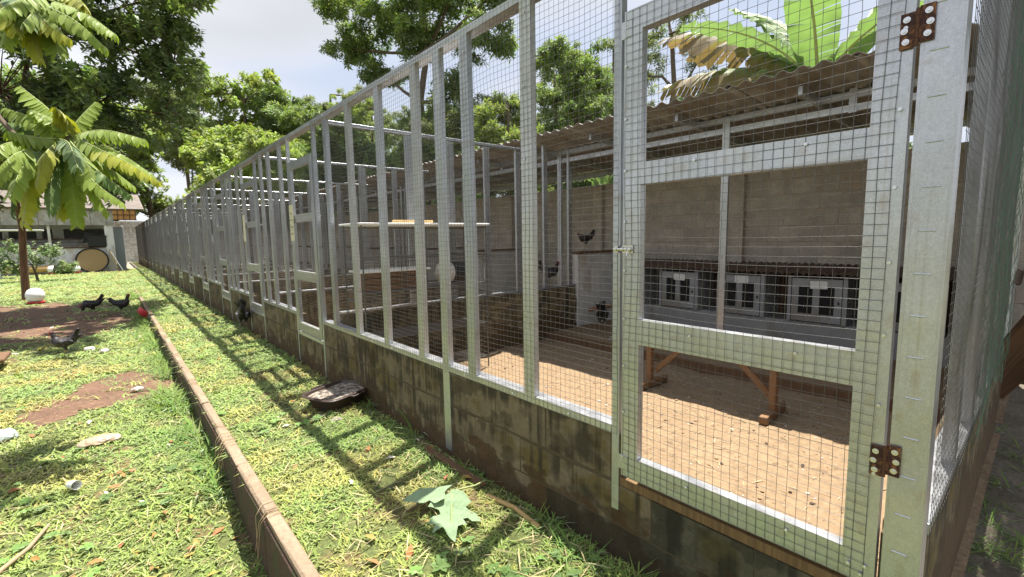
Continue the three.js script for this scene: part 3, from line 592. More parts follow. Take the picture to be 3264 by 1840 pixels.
// ---------------------------------------------------------------- open-sided house at the far end of the lawn
M.houseWall = std({ color: lin(1.2, 1.22, 1.27), map: plasterTex, roughness: .85 });
M.zinc = std({ color: lin(.52, .46, .42), map: roofTex, roughness: .6, metalness: .1 });
M.zincPale = std({ color: lin(1.25, 1.3, 1.3), map: roofTex, roughness: .7 });
M.yellow = std({ color: lin(1.5, 1.45, .9), map: woodTex, roughness: .7 });
{
  const h = thing('garden_house', 'whitewashed open-fronted house with grey panel eaves at the far end of the lawn', 'house', [0, 0, -32]);
  part('low_wall', box(-9, -1.72, -.1, 1.24, -.15, 0, .01), M.houseWall, h);
  part('rear_wall', mg([box(-9, -1.4, -.1, 1.75, -3.6, -3.45), box(-9, -1.4, 2.27, 3.4, -3.6, -3.45), ...[-9, -8.2, -7.56, -6.94, -6.32, -5.7, -5.08, -4.46].map((x, i) => box(x, i ? x + .22 : x + .98, 1.752, 2.268, -3.6, -3.45)), box(-3.84, -3.4, 1.752, 2.268, -3.6, -3.45)]), M.houseWall, h);
  part('back_room', mg([box(-9, -1.4, -.1, 3.4, -6.2, -6.1), box(-9, -8.9, -.1, 3.4, -6.1, -3.6), box(-1.5, -1.4, -.1, 3.4, -6.1, -3.6), box(-9, -1.4, 3.41, 3.46, -6.2, -.4)]), M.houseWall, h);
  part('floor_slab', box(-9.2, -1.3, -.12, .03, .55, -3.4, .01), M.conc, h);
  part('side_wall', box(-1.5, -1.4, 1.24, 3.0, -3.44, -.1), M.houseWall, h);
  for (const x of [-3.75, -5.6, -7.4]) part('post', box(x - .05, x + .05, 1.243, 2.4, -.1, 0, .005), M.houseWall, h);
  part('corner_pier', box(-1.7, -1.36, -.1, 2.4, -.2, .08, .01), M.houseWall, h);
  part('door_leaf', box(-1.34, -.95, .0, 2.3, -.9, -.86, .004), std({ color: lin(.3, .34, .36), roughness: .5 }), h);
  part('sill', box(-9, -1.72, 1.242, 1.29, -.2, .06, .005), M.woodOld, h);
  // eave panels between battens
  const r = rng(8); for (let x = -9; x < -1.45; x += .62) { part('eave_panel', box(x, Math.min(x + .6, -1.3), 2.38, 3.12, .12, .145 + .01 * r(), .003), M.zincPale, h); part('batten', box(x - .02, x, 2.36, 3.13, .11, .17), M.steelOld, h); }
  part('fascia', box(-9.1, -1.28, 3.122, 3.17, .08, .2, .004), M.steelOld, h);
  // roof sheets sloping back
  for (let k = 0; k < 10; k++) { const x0 = -9.2 + k * .92, g = box(0, .9, -.02, .02, 0, -4.6, .004); g.rotateX(-.24 * -1); const q = part('roof_sheet', g, M.zinc, h); q.position.set(x0, 3.2 + .004 * (k % 2), .35); }
  part('interior_shelf', box(-8.8, -1.8, 1.7, 1.74, -3.4, -3.0), M.woodOld, h);
  part('washing_line', tube([[-8.6, 1.62, -.35], [-6, 1.52, -.35], [-3.3, 1.55, -.35], [-1.8, 1.5, -.35]], .012, 5), M.dark, h);
}
{ // things under the eave
  const g = cham(.42, .5, .05, .02, () => .01); solo('black_cloth', 'black cloth hung on the line inside the house opening', 'cloth', (() => { const s = new THREE.Shape(); s.moveTo(-.2, .52); s.lineTo(.16, .52); s.lineTo(.2, .25); s.lineTo(.34, .02); s.lineTo(-.3, 0); s.lineTo(-.2, .25); return new THREE.ExtrudeGeometry(s, { depth: .05, bevelEnabled: true, bevelSize: .01, bevelThickness: .01, bevelSegments: 1 }); })(), M.black, [-2.3, 1.5, -32.38]);
  solo('black_crate', 'black box on the house sill beside the corner pier', 'crate', mg([box(-.36, .36, 0, .55, -.2, .2, .02), box(-.39, .39, .5, .56, -.22, .22, .01)]), M.black, [-2.12 + .1, 1.29, -32.05]);
  // round woven winnowing tray leaning on the wall
  const t = thing('woven_tray', 'big round woven bamboo tray with dark rim leaning on the house wall', 'tray', [-2.28, .04, -31.52]);
  const R = .6, W = new Wires(); const yc = .59;
  M.bamboo = std({ color: lin(.5, .36, .19), roughness: .7 });
  const back = new THREE.CircleGeometry(R, 40).scale(1.02, 1, 1).translate(0, yc, -.012); part('weave_backing', back, std({ color: lin(.30, .2, .1), roughness: .8 }), t);
  for (let k = -14; k <= 14; k++) for (const s of [-1, 1]) { const d = k * .042, L = Math.sqrt(Math.max(0, R * R - d * d)); if (L < .05) continue; const c = Math.SQRT1_2; const p = q => [(d * c + q * L * c) * s, yc + (-d * c + q * L * c), s * .004]; W.line([p(-1), p(1)], .013, 4); }
  part('weave', W.geo(), M.bamboo, t);
  const ring = []; for (let k = 0; k <= 40; k++) { const a = k / 40 * 6.2832; ring.push([Math.cos(a) * R * 1.02, yc + Math.sin(a) * R, .02]); } part('rim', tube(ring, .035, 8), M.black, t);
  t.rotation.x = -.22; t.scale.set(1.0, 1, 1);
  // waterers and bag
  const jar = (x, z, y, label) => { const j = thing('poultry_waterer', label, 'waterer', [x, y, z], 0, 'white poultry waterers'); part('jar', lathe([[0, .4], [.07, .39], [.14, .345], [.18, .26], [.185, .19], [.16, .1], [.12, .055], [0, .05]], 20), std({ color: lin(.8, .8, .8), roughness: .3 }), j); part('dish', lathe([[0, 0], [.15, 0], [.175, .03], [.17, .055], [.155, .055], [.145, .03], [0, .03]], 20), M.red, j); return j; };
  M.red = std({ color: lin(.55, .04, .05), roughness: .4 });
  jar(-2.92, -31.3, .03, 'white round waterer with red dish beside the big woven tray'); jar(-3.75, -31.4, .03, 'white waterer on the house slab near the sapling');
  jar(-3.12, -16.8, lawnY(-3.23, -17), 'white poultry waterer with red dish at the tree foot on the lawn');
  const bag = new THREE.IcosahedronGeometry(.34, 3), p = bag.attributes.position; for (let i = 0; i < p.count; i++) { const x = p.getX(i), y = p.getY(i), z = p.getZ(i), k = .8 + .4 * nz(x * 5 + 3, y * 5 + z * 4); p.setXYZ(i, x * k * 1.15, y * k * .82, z * k); } bag.computeVertexNormals();
  solo('black_sack', 'crumpled black plastic sack between waterer and woven tray', 'sack', bag, M.black, [-3.35, .26, -31.35]);
  solo('bamboo_log', 'pale bamboo log lying along the house wall behind the sapling', 'log', tube([[-5.6, .3, -31.6], [-4.3, .27, -31.6], [-3.5, .3, -31.6]], .17, 12), M.woodPale);
  const l = thing('leaning_boards', 'pale boards leaning on the pier beside the concrete path', 'boards', [-1.28, .03, -31.7]); for (const k of [0, 1]) { const q = part('board', box(-.02, .02, 0, 1.15 - k * .1, -.16, .16, .004), k ? M.paper : M.woodPale, l); q.rotation.z = .28 + .1 * k; q.position.set(k * .14, 0, k * .2); }
}
{ // pale canopy rail at the far left, on poles
  const t = thing('white_bench_frame', 'white table frame at the left edge in front of the house', 'table', [0, 0, -29.4]);
  part('top', box(-8, -3.75, 2.05, 2.11, -.5, .1, .01), M.paper, t);
  for (const x of [-5.25, -7.8]) part('leg', box(x - .05, x + .05, -.1, 2.05, -.45, -.35, .004), M.paper, t);
}
{ // whitewashed brick wall closing the path, timber rail above
  const w = thing('brick_wall', 'whitewashed brick wall closing the path at the far end', 'wall', [0, 0, -46]); const r = rng(15);
  part('core', box(-1.6, 1.2, -.1, 3.1, -.1, 0), M.mortar, w);
  for (let row = 0; row < 15; row++) for (let x = -1.6 + (row % 2 ? .2 : 0); x < 1.1; x += .42) part('brick', uvm(blockG(.41, .198, .06, r).translate(x + .2, .1 + row * .205, .02 + .006 * r()), r(), r()), M.houseWall, w);
  const f = thing('timber_screen', 'yellow timber lattice screen above the far end wall', 'screen', [0, 0, -44.6]);
  part('backing', box(-1.6, .1, 3.12, 3.86, -.03, 0), M.yellow, f);
  for (let x = -1.6; x <= .12; x += .34) part('upright', box(x - .03, x + .03, 3.1, 3.9, 0.002, .05, .004), M.woodOld, f);
  for (const y of [3.14, 3.5, 3.84]) part('crossbar', box(-1.65, .15, y - .03, y + .03, .052, .085, .004), M.woodOld, f);
  const d = thing('timber_door', 'dark narrow doorway board beside the whitewashed end wall', 'door', [-1.02, 0, -40]); part('panel', box(-.12, .12, 0, 2.5, -.03, .03, .004), M.woodOld, d); part('jamb', box(.125, .26, -.02, 2.6, -.06, .06, .004), M.houseWall, d);
}

// ---------------------------------------------------------------- leaves and trees
const leafMat = (r, g, b, gloss = .1, tr = .35) => new THREE.MeshPhysicalMaterial({ color: lin(r, g, b), roughness: .96, transmission: tr, thickness: 0, clearcoat: gloss, clearcoatRoughness: .32, side: THREE.DoubleSide });
function leafGeo(len = 1, wid = .42, bend = .16, n = 3, round = 1) {     // pointed blade along +z, folded along the midrib
  const P = [], I = []; for (let i = 0; i <= n; i++) { const t = i / n, w = wid * Math.pow(Math.sin(Math.PI * Math.pow(clamp(t, .02, .99), .8)), round) * .5, y = -bend * t * t; P.push(-w, y + w * .25, t * len, 0, y, t * len, w, y + w * .25, t * len); }
  for (let i = 0; i < n; i++) { const a = i * 3; I.push(a, a + 3, a + 1, a + 1, a + 3, a + 4, a + 1, a + 4, a + 2, a + 2, a + 4, a + 5); }
  const g = new THREE.BufferGeometry(); g.setAttribute('position', new THREE.Float32BufferAttribute(P, 3)); g.setIndex(I); g.computeVertexNormals(); return g;
}
const rotY = (g, a) => g.rotateY(a);
// a sprig: several leaves round a twig end, so that one copy is a clump of separate blades
function sprig(n, r, wid, up = .5) { const R = rng(n * 7 + 1), a = []; for (let i = 0; i < n; i++) { const g = leafGeo(.75 + .5 * R(), wid * (.8 + .4 * R()), .1 + .25 * R(), 2); g.rotateX(-(R() * 1.3 - up)); g.rotateY(i / n * 6.283 + R() * .9); g.translate((R() - .5) * .7, (R() - .5) * .6, (R() - .5) * .7); a.push(g); } return mergeGeometries(a); }
const SPRIG = { broad: sprig(6, 1, .5, .5), fine: sprig(11, 1, .34, .6), slim: sprig(9, 1, .22, .2) };
const _q = new THREE.Quaternion(), _e = new THREE.Euler(), _v = new THREE.Vector3(), _s = new THREE.Vector3();
/* lobes: [x, y, z, rx, ry, rz, count]; leaves gather in clumps of clumpR */
function tree(name, label, base, trunkPts, trunkR, lobes, { kind = 'broad', size = .2, mat, clump = .5, per = 14, seed = 1, tint = .3, bark = M.bark, group, hole = .0, category = 'tree' }) {
  const t = thing(name, label, category, base, 0, group), R = rng(seed), W = new Wires();
  const gs = () => (R() + R() + R() - 1.5) * .82;
  W.line(trunkPts.map(p => p.slice(0, 3)), trunkPts.map((p, i) => mix(trunkR, trunkR * .45, i / (trunkPts.length - 1))), 10);
  const part1 = W.geo(), B = new Wires(), mats = [], cols = [], top = trunkPts[trunkPts.length - 1], c = new THREE.Color();
  for (const [x, y, z, rx, ry, rz, n] of lobes) {
    // limb from the trunk to the lobe
    let best = trunkPts[0], bd = 1e9; for (const p of trunkPts.slice(1)) { const d = Math.hypot(p[0] - x, (p[1] - y + ry) * 1.2, p[2] - z); if (d < bd) { bd = d; best = p; } }
    const mid = [mix(best[0], x, .5) + gs() * .3, mix(best[1], y, .45) + gs() * .3, mix(best[2], z, .5) + gs() * .3];
    B.line([best, mid, [x, y - ry * .25, z]], [trunkR * .42, trunkR * .3, trunkR * .16], 6);
    for (let k = 0; k < n; k++) {
      const a = R() * 6.283, cz = R() * 2 - 1, rr = Math.pow(R(), .42), sq = Math.sqrt(1 - cz * cz);
      const cx = x + rx * rr * sq * Math.cos(a), cy = y + ry * rr * cz, czz = z + rz * rr * sq * Math.sin(a);
      if (nz(cx * .9 / Math.max(.4, clump) + 3, cy * .9 / Math.max(.4, clump) + czz * .7, 2) < hole) continue;
      if (k % 3 === 0) B.line([[x, y - ry * .25, z], [mix(x, cx, .6), mix(y, cy, .5), mix(z, czz, .6)], [cx, cy, czz]], [trunkR * .13, trunkR * .09, trunkR * .04], 4);
      const ct = 1 + (R() - .5) * tint;
      for (let i = 0; i < per; i++) {
        _v.set(cx + gs() * clump, cy + gs() * clump * .7, czz + gs() * clump); const s = size * (.65 + .7 * R());
        _e.set(gs() * .9, R() * 6.283, gs() * .9); _q.setFromEuler(_e); _s.set(s, s, s); mats.push(new THREE.Matrix4().compose(_v, _q, _s));
        const k2 = ct * (1 + (R() - .5) * tint); cols.push(c.clone().setRGB(k2 * (1 + (R() - .5) * .3), k2, k2 * (.8 + .3 * R())));
      }
    }
  }
  part('trunk', mergeGeometries([part1, B.geo()]), bark, t);
  inst('crown', SPRIG[kind], mat, mats, t, cols); return t;
}
M.leafDark = leafMat(.15, .225, .045, .4, .48);
M.leafMid = leafMat(.17, .25, .045, .15, .5);
M.leafLight = leafMat(.27, .35, .055, .1, .5);
M.leafOlive = leafMat(.16, .2, .06, .1, .5);
M.leafYoung = leafMat(.17, .30, .04, .1, .45);
M.leafBanana = leafMat(1, 1, 1, .15, .55); M.leafBanana.vertexColors = true;
M.leafHazy = leafMat(.2, .25, .09, .1, .5);  // paler leaf colour with distance haze painted in
M.leafPale = leafMat(.2, .28, .10, .1, .4);
M.leafDead = leafMat(.30, .15, .045, 0, .2);

// big dark tree over the lawn
tree('broadleaf_tree', 'big dark glossy broadleaf tree at upper left, its thin trunk standing on the lawn', [-3.4, -.06, -17.9], [[0, -.1, 0], [.02, .3, .02], [.05, 1.0, .05], [.12, 2.0, .12], [.1, 3.2, .9], [.5, 4.6, 1.8], [.9, 6.2, 2.6]], .095,
  [[.6, 6.3, 3.6, 1.5, 1.2, 1.7, 130], [2.4, 6.6, 3.5, 1.35, 1.1, 1.6, 120], [3.35, 5.9, 3.8, .75, .9, 1.0, 50], [.4, 4.9, 3.6, 1.5, 1.1, 1.7, 120], [1.9, 4.9, 3.6, 1.4, 1.0, 1.5, 110], [3.0, 4.75, 3.7, .7, .7, .9, 36], [1.9, 3.9, 3.4, 1.2, .8, 1.2, 70], [.2, 3.5, 3.2, 1.4, .8, 1.4, 80], [-1.4, 4.6, 3.5, 1.5, 1.6, 1.8, 110], [-1.2, 6.8, 3.0, 1.7, 1.5, 1.8, 120], [1.4, 8.0, 3.2, 2.2, 1.1, 1.8, 120], [3.5, 7.6, 4, .8, .9, .9, 50], [-.5, 2.7, 3.3, .8, .5, .8, 30], [1.9, 3.2, 2.2, 1.0, .6, .9, 40], [.6, 7.7, 7.0, 1.5, .8, 1.3, 90], [2.3, 7.7, 6.8, 1.3, .8, 1.3, 80], [3.5, 7.9, 5.5, .9, .7, 1.0, 50], [-.8, 7.7, 6.0, 1.4, .8, 1.4, 80]],
  { kind: 'broad', size: .15, mat: M.leafDark, clump: .27, per: 11, seed: 3, tint: .6, bark: M.barkRed, hole: .43 });
// bright green woodland beyond the far end of the pens
const fwd = [
  ['tall light green tree rising behind the far end of the fence', 9, -50, 17, 4.5, M.leafLight, 'broad'], ['bushy light green tree behind the house roof, left of the pen end', 1.5, -54, 13, 4.2, M.leafLight, 'broad'],
  ['mid green tree filling the gap left of the grey cloud', 13.5, -46, 15, 4.2, M.leafMid, 'fine'], ['dark leafy tree behind the house at far left', -5, -46, 12, 5, M.leafMid, 'broad'],
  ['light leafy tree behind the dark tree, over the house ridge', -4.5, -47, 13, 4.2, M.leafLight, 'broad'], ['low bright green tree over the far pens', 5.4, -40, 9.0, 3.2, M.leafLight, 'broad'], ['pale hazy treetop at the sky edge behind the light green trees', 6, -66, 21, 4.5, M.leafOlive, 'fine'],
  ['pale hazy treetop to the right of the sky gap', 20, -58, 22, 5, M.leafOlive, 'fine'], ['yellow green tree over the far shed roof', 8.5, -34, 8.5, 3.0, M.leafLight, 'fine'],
  ['light green tree behind the house, filling the gap beside the dark tree', -1, -56, 15, 4.6, M.leafLight, 'broad'], ['bright tree between the tall light tree and the far fence end', 6, -45, 11.5, 3.6, M.leafLight, 'broad'], ['dark tree behind the house ridge, left of the woodland', -10, -44, 13, 5, M.leafDark, 'broad'], ['round mid green tree behind the middle pens', 10, -27, 8.4, 3, M.leafMid, 'fine'],
];
fwd.forEach(([label, x, z, h, r, mat, kind], i) => {
  const R = rng(200 + i), lobes = []; for (let k = 0; k < 13; k++) { const a = R() * 6.28, q = r * .72 * Math.sqrt(R()); lobes.push([Math.cos(a) * q, h * (.3 + .62 * R()), Math.sin(a) * q, r * (.36 + .2 * R()), r * (.27 + .16 * R()), r * (.36 + .2 * R()), 30]); }
  tree('woodland_tree', label, [x, 0, z], [[0, -.2, 0], [.1, h * .3, 0], [-.1, h * .6, .2], [.1, h * .85, 0]], r * .055, lobes, { kind, size: .34, mat, clump: .62, per: 12, seed: 300 + i, tint: .55, group: 'trees beyond the pens', hole: .3 });
});
// tall airy tree behind the shed, centre
tree('airy_tree', 'tall open-crowned tree with forked trunk behind the shed roof, centre of the view', [11.5, 0, -22.2], [[0, -.2, 0], [.1, 3, 0], [0, 6, .1], [-.1, 8.5, 0], [.3, 11, .2], [0, 14, 0]], .26,
  [[-2.4, 14.8, -5.5, 1.5, .9, 1.5, 26], [-1.6, 12.3, -4.4, 1.9, .9, 1.7, 40], [-.6, 13.6, -2.2, 2.2, 1.2, 2.0, 54], [.4, 12.0, .2, 2.0, 1.2, 1.8, 44], [.6, 13.6, 2.3, 2.0, 1.2, 2.0, 46], [.8, 10.6, 4.3, 1.5, 1.0, 1.3, 28], [-.6, 10.4, -2.4, 1.4, .7, 1.2, 22], [.9, 12.4, 4.8, 1.0, .7, 1.0, 16], [.2, 16, -1, 3, 1.4, 3, 70], [.6, 8.6, 2.4, 1.1, .7, 1.0, 14], [.2, 7.6, 1.2, 1.4, .8, 1.2, 18]],
  { kind: 'fine', size: .24, mat: M.leafMid, clump: .5, per: 15, seed: 21, tint: .5, hole: .3 });
// trees behind the shed
const back = [
  ['rounded dark green tree left of the tall open tree, behind the pens', 11, -36, 11.8, 4.2, M.leafOlive, 24], ['dense olive tree behind the middle of the shed roof', 12, -17.8, 8.2, 2.9, M.leafOlive, 26],
  ['feathery yellow green tree behind the shed, right of the tall tree', 11, -14.8, 7.6, 2.3, M.leafLight, 24], ['leafy tree behind the shed seen between the fence posts and the door', 11.5, -11.6, 8.4, 2.3, M.leafMid, 26],
  ['low dark shrub behind the shed roof below the open tree', 10.5, -22, 8.0, 3.0, M.leafMid, 24], ['dense tree beyond the far shed roof', 10.5, -30, 9.5, 3.4, M.leafMid, 24],
  ['broad mid green tree far behind the shed, under the tall open crown', 15, -25, 10.5, 3.6, M.leafMid, 26], ['airy light tree far behind the shed, left of the door jamb', 15, -16, 10.0, 3.0, M.leafLight, 20],
  ['olive tree far behind the shed beside the spindly tree', 15, -12.6, 10.6, 2.8, M.leafOlive, 20], ['low light green tree far behind the shed, right of the spindly tree', 14, -7.4, 5.4, 2.2, M.leafMid, 18], ['rounded light tree between the tall open tree and the far woodland', 15, -36, 13.0, 4.0, M.leafLight, 24], ['mid green tree peeping over the shed roof in the middle', 13.5, -20.5, 7.6, 2.8, M.leafLight, 22],
  ['tall hazy tree in the back row, left of the tall open trunk', 21, -44, 15, 4.6, M.leafHazy, 24], ['tall hazy tree in the back row, right of the tall open trunk', 20, -29, 12, 4.2, M.leafHazy, 24], ['hazy tree in the back row above the middle of the shed', 19, -23, 11.2, 3.8, M.leafHazy, 24], ['hazy tree in the back row beside the door jamb', 18, -17.2, 11.6, 3.2, M.leafHazy, 24], ['broad hazy tree in the back row where the far pens end', 20, -37, 15.5, 4.4, M.leafHazy, 26], ['soft tree of the second back row, just left of the door jamb', 16, -13.6, 9.4, 2.8, M.leafHazy, 24], ['soft tree of the second back row, right of the tall open crown', 16.5, -19.6, 10.2, 3.2, M.leafHazy, 26], ['soft tree of the second back row, behind the tall open trunk', 16.5, -26, 10.2, 3.4, M.leafHazy, 26], ['soft tree of the second back row, left of the tall open crown', 16.5, -32.5, 12, 3.6, M.leafHazy, 26], ['hazy low tree in the back row under the banana leaves', 18, -9.5, 6.6, 2.6, M.leafHazy, 20],
  ['dark tree standing behind the rear wall at right', 8.8, -3.2, 3.6, 1.9, M.leafDark, 22], ['dark tree behind the rear wall, left of the banana plant', 8.8, -7.2, 3.8, 1.9, M.leafDark, 22],
];
back.forEach(([label, x, z, h, r, mat, cnt], i) => {
  const R = rng(400 + i), lobes = []; for (let k = 0; k < 10; k++) { const a = R() * 6.28, q = r * .65 * Math.sqrt(R()); lobes.push([Math.cos(a) * q, h * (.28 + .62 * R()), Math.sin(a) * q, r * (.32 + .2 * R()), r * (.26 + .16 * R()), r * (.32 + .2 * R()), cnt]); }
  tree('backing_tree', label, [x, 0, z], [[0, -.2, 0], [.1, h * .3, 0], [-.1, h * .6, .2], [.1, h * .9, 0]], .12, lobes, { kind: 'fine', size: .15, mat, clump: .3, per: 13, seed: 500 + i, tint: .5, group: 'trees behind the shed', hole: .34 });
});
// spindly tree seen through the door
tree('spindly_tree', 'thin bare-limbed tree with sparse small leaves seen through the door top', [11.8, 0, -8.0], [[0, -.2, 0], [.0, 3, .1], [.0, 4.6, -.1], [.1, 5.8, .1], [.05, 7.4, 0]], .13,
  [[0, 7.6, .4, .9, .7, .8, 12], [.1, 6.6, -.9, .7, .6, .6, 10], [-.1, 6.4, .9, .8, .5, .6, 9], [.2, 8.6, -.3, 1.0, .5, .9, 10], [0, 5.2, -1.0, .7, .5, .6, 12], [0, 5.0, 1.0, .6, .4, .5, 9], [-.3, 4.4, .2, .9, .5, .8, 14]],
  { kind: 'fine', size: .10, mat: M.leafOlive, clump: .24, per: 12, seed: 29, tint: .5 });

// ---------------------------------------------------------------- banana plants behind the shed
function bananaLeaf(len, wid, droop, tear, seed) {           // blade torn into strips, on a midrib along +z
  const R = rng(seed), P = [], I = [], rib = [], C = [], n = 26;
  const at = t => [0, -droop * len * t * t + .22 * len * t, len * t * (1 - .12 * droop * t)];
  for (let i = 0; i <= 12; i++) rib.push(at(i / 12));
  for (const s of [-1, 1]) {
    let i = 0; while (i < n) {
      const m = R() < tear ? 1 : Math.min(n - i, 3 + Math.floor(R() * 4)), hang = tear > .5 ? .5 + .6 * R() : .15 + .15 * R(), b = P.length / 3; let c = 0;
      for (let k = 0; k <= m; k++) {
        const t = clamp((i + k - (k === m && R() < .8 ? .12 : 0)) / n, 0, 1), w = wid * Math.pow(Math.sin(Math.PI * clamp(.06 + .9 * t, 0, 1)), .6), p = at(t);
        for (let j = 0; j <= 3; j++) { const q = j / 3; P.push(p[0] + s * w * q * (1 - hang * .3 * q), p[1] - hang * w * q * q + .04 * Math.sin(t * 70) * q, p[2] + w * .25 * q); const br = clamp(tear > .7 ? ss(.25, .8, q * .7 + t * .55 + .5 * (nz(t * 9 + seed, q * 3 + s, 3) - .5)) : 0), v = .8 + .4 * nz(t * 30, q * 4 + seed); C.push(...mixc([.16 * v, .27 * v, .06 * v], [.2 * v, .11 * v, .04 * v], br * .85)); }
        c++;
      }
      for (let k = 0; k < m; k++) for (let j = 0; j < 3; j++) { const a = b + k * 4 + j; s > 0 ? I.push(a, a + 4, a + 1, a + 1, a + 4, a + 5) : I.push(a, a + 1, a + 4, a + 1, a + 5, a + 4); }
      i += m;
    }
  }
  const g = new THREE.BufferGeometry(); g.setAttribute('position', new THREE.Float32BufferAttribute(P, 3)); g.setAttribute('color', new THREE.Float32BufferAttribute(C, 3)); g.setIndex(I); g.computeVertexNormals();
  return { blade: g, rib: new Wires().line(rib, .03, 6, false, .006).geo() };
}
M.stem = std({ color: lin(.33, .37, .14), roughness: .6 });
function banana(label, base, h, leaves, group) {
  const t = thing('banana_plant', label, 'banana plant', base, 0, group);
  part('stem', tube([[0, -.2, 0], [.03, h * .5, 0], [0, h, 0]], .14, 10, .07), M.stem, t);
  leaves.forEach(([turn, tilt, len, wid, droop, tear, mat], i) => {
    const L = bananaLeaf(len, wid, droop, tear, 60 + i + base[0] * 7), q = part('leaf', L.blade, mat || M.leafBanana, t), b = part('midrib', L.rib, M.stem, q);
    q.position.set(0, h - .1, 0); q.rotation.order = 'YXZ'; q.rotation.set(-tilt, turn, 0);
  });
}
M.leafHalf = new THREE.MeshPhysicalMaterial({ color: lin(1, 1, 1), roughness: .7, transmission: .35, thickness: 0, side: THREE.DoubleSide });
banana('large banana plant with tattered browning leaf rising over the shed roof at right', [6.75, 0, -2.5], 3.7, [
  [3.2, .82, 2.9, .62, .5, .85], [2.75, 1.05, 2.3, .4, .4, .5], [3.4, .5, 2.4, .55, .55, .8], [-2.4, .75, 2.3, .36, .5, .3], [1.9, .7, 2.4, .34, .5, .35], [-.5, .6, 2.2, .34, .55, .3], [.1, .95, 2.2, .3, .45, .3], [-1.4, .8, 2.2, .34, .5, .3], [3.1, 1.0, 2.2, .28, .35, .25], [-2.9, .4, 2.2, .34, .65, .5]], 'banana plants behind the shed');
banana('small banana plant showing broad leaf tips over the roof right of centre', [6.5, 0, -4.9], 2.3, [[2.6, 1.2, 1.9, .3, .3, .1], [.4, 1.1, 1.8, .3, .4, .2], [-1.6, 1.0, 1.7, .28, .4, .2], [1.5, 1.35, 1.9, .26, .2, .1]], 'banana plants behind the shed');
banana('small banana plant with one upright leaf tip over the roof beside the door jamb', [6.6, 0, -6.4], 2.4, [[2.2, 1.35, 1.8, .26, .2, .1], [.0, 1.1, 1.7, .3, .4, .2], [-2, .9, 1.6, .28, .5, .3]], 'banana plants behind the shed');
banana('distant banana plant with pale leaf showing above the middle of the shed roof', [6.8, 0, -11.6], 2.6, [[2.5, 1.25, 2.0, .32, .25, .1], [.6, .9, 1.8, .3, .5, .2], [-1.4, 1.0, 1.8, .3, .4, .2]], 'banana plants behind the shed');

// ---------------------------------------------------------------- near tree with long feathered leaves, its trunk left of the frame
function frond(pts, n, len, wid, seed, fold = .8) {          // one compound leaf: rachis along a curve, leaflets drooping on both sides
  const R = rng(seed), C = new THREE.CatmullRomCurve3(pts.map(p => new THREE.Vector3(...p))), a = [], W = new Wires();
  W.line(C.getPoints(14).map(p => [p.x, p.y, p.z]), .0045, 5, false, .0015);
  const M4 = new THREE.Matrix4(), T = new THREE.Vector3(), Sd = new THREE.Vector3(), U = new THREE.Vector3(0, 1, 0), D = new THREE.Vector3(), N = new THREE.Vector3();
  for (let i = 0; i < n; i++) {
    const t = .1 + .9 * (i + .5) / n, p = C.getPointAt(t); C.getTangentAt(t, T); Sd.crossVectors(T, U).normalize();
    const k = Math.sin(Math.PI * (.22 + .72 * t)) * .6 + .45;
    for (const s of [-1, 1]) {
      const f = fold + (R() - .5) * .35; D.copy(Sd).multiplyScalar(s * Math.cos(f)).addScaledVector(U, -Math.sin(f)).addScaledVector(T, .12 + .25 * R()).normalize();
      N.crossVectors(D, T).normalize(); if (N.dot(U) < 0) N.negate(); const X = new THREE.Vector3().crossVectors(N, D).normalize(); N.crossVectors(D, X);
      const g = leafGeo(len * k * (.85 + .3 * R()), wid * k, len * (.05 + .25 * R()), 4, .6); M4.makeBasis(X, N, D).setPosition(p); g.applyMatrix4(M4); a.push(g);
    }
  }
  return { leaves: mergeGeometries(a), rachis: W.geo() };
}
M.frondGreen = leafMat(.27, .37, .03, .2, .52); M.frondYellow = leafMat(.42, .44, .022, .15, .55); M.frondDeep = leafMat(.12, .21, .035, .35, .45);
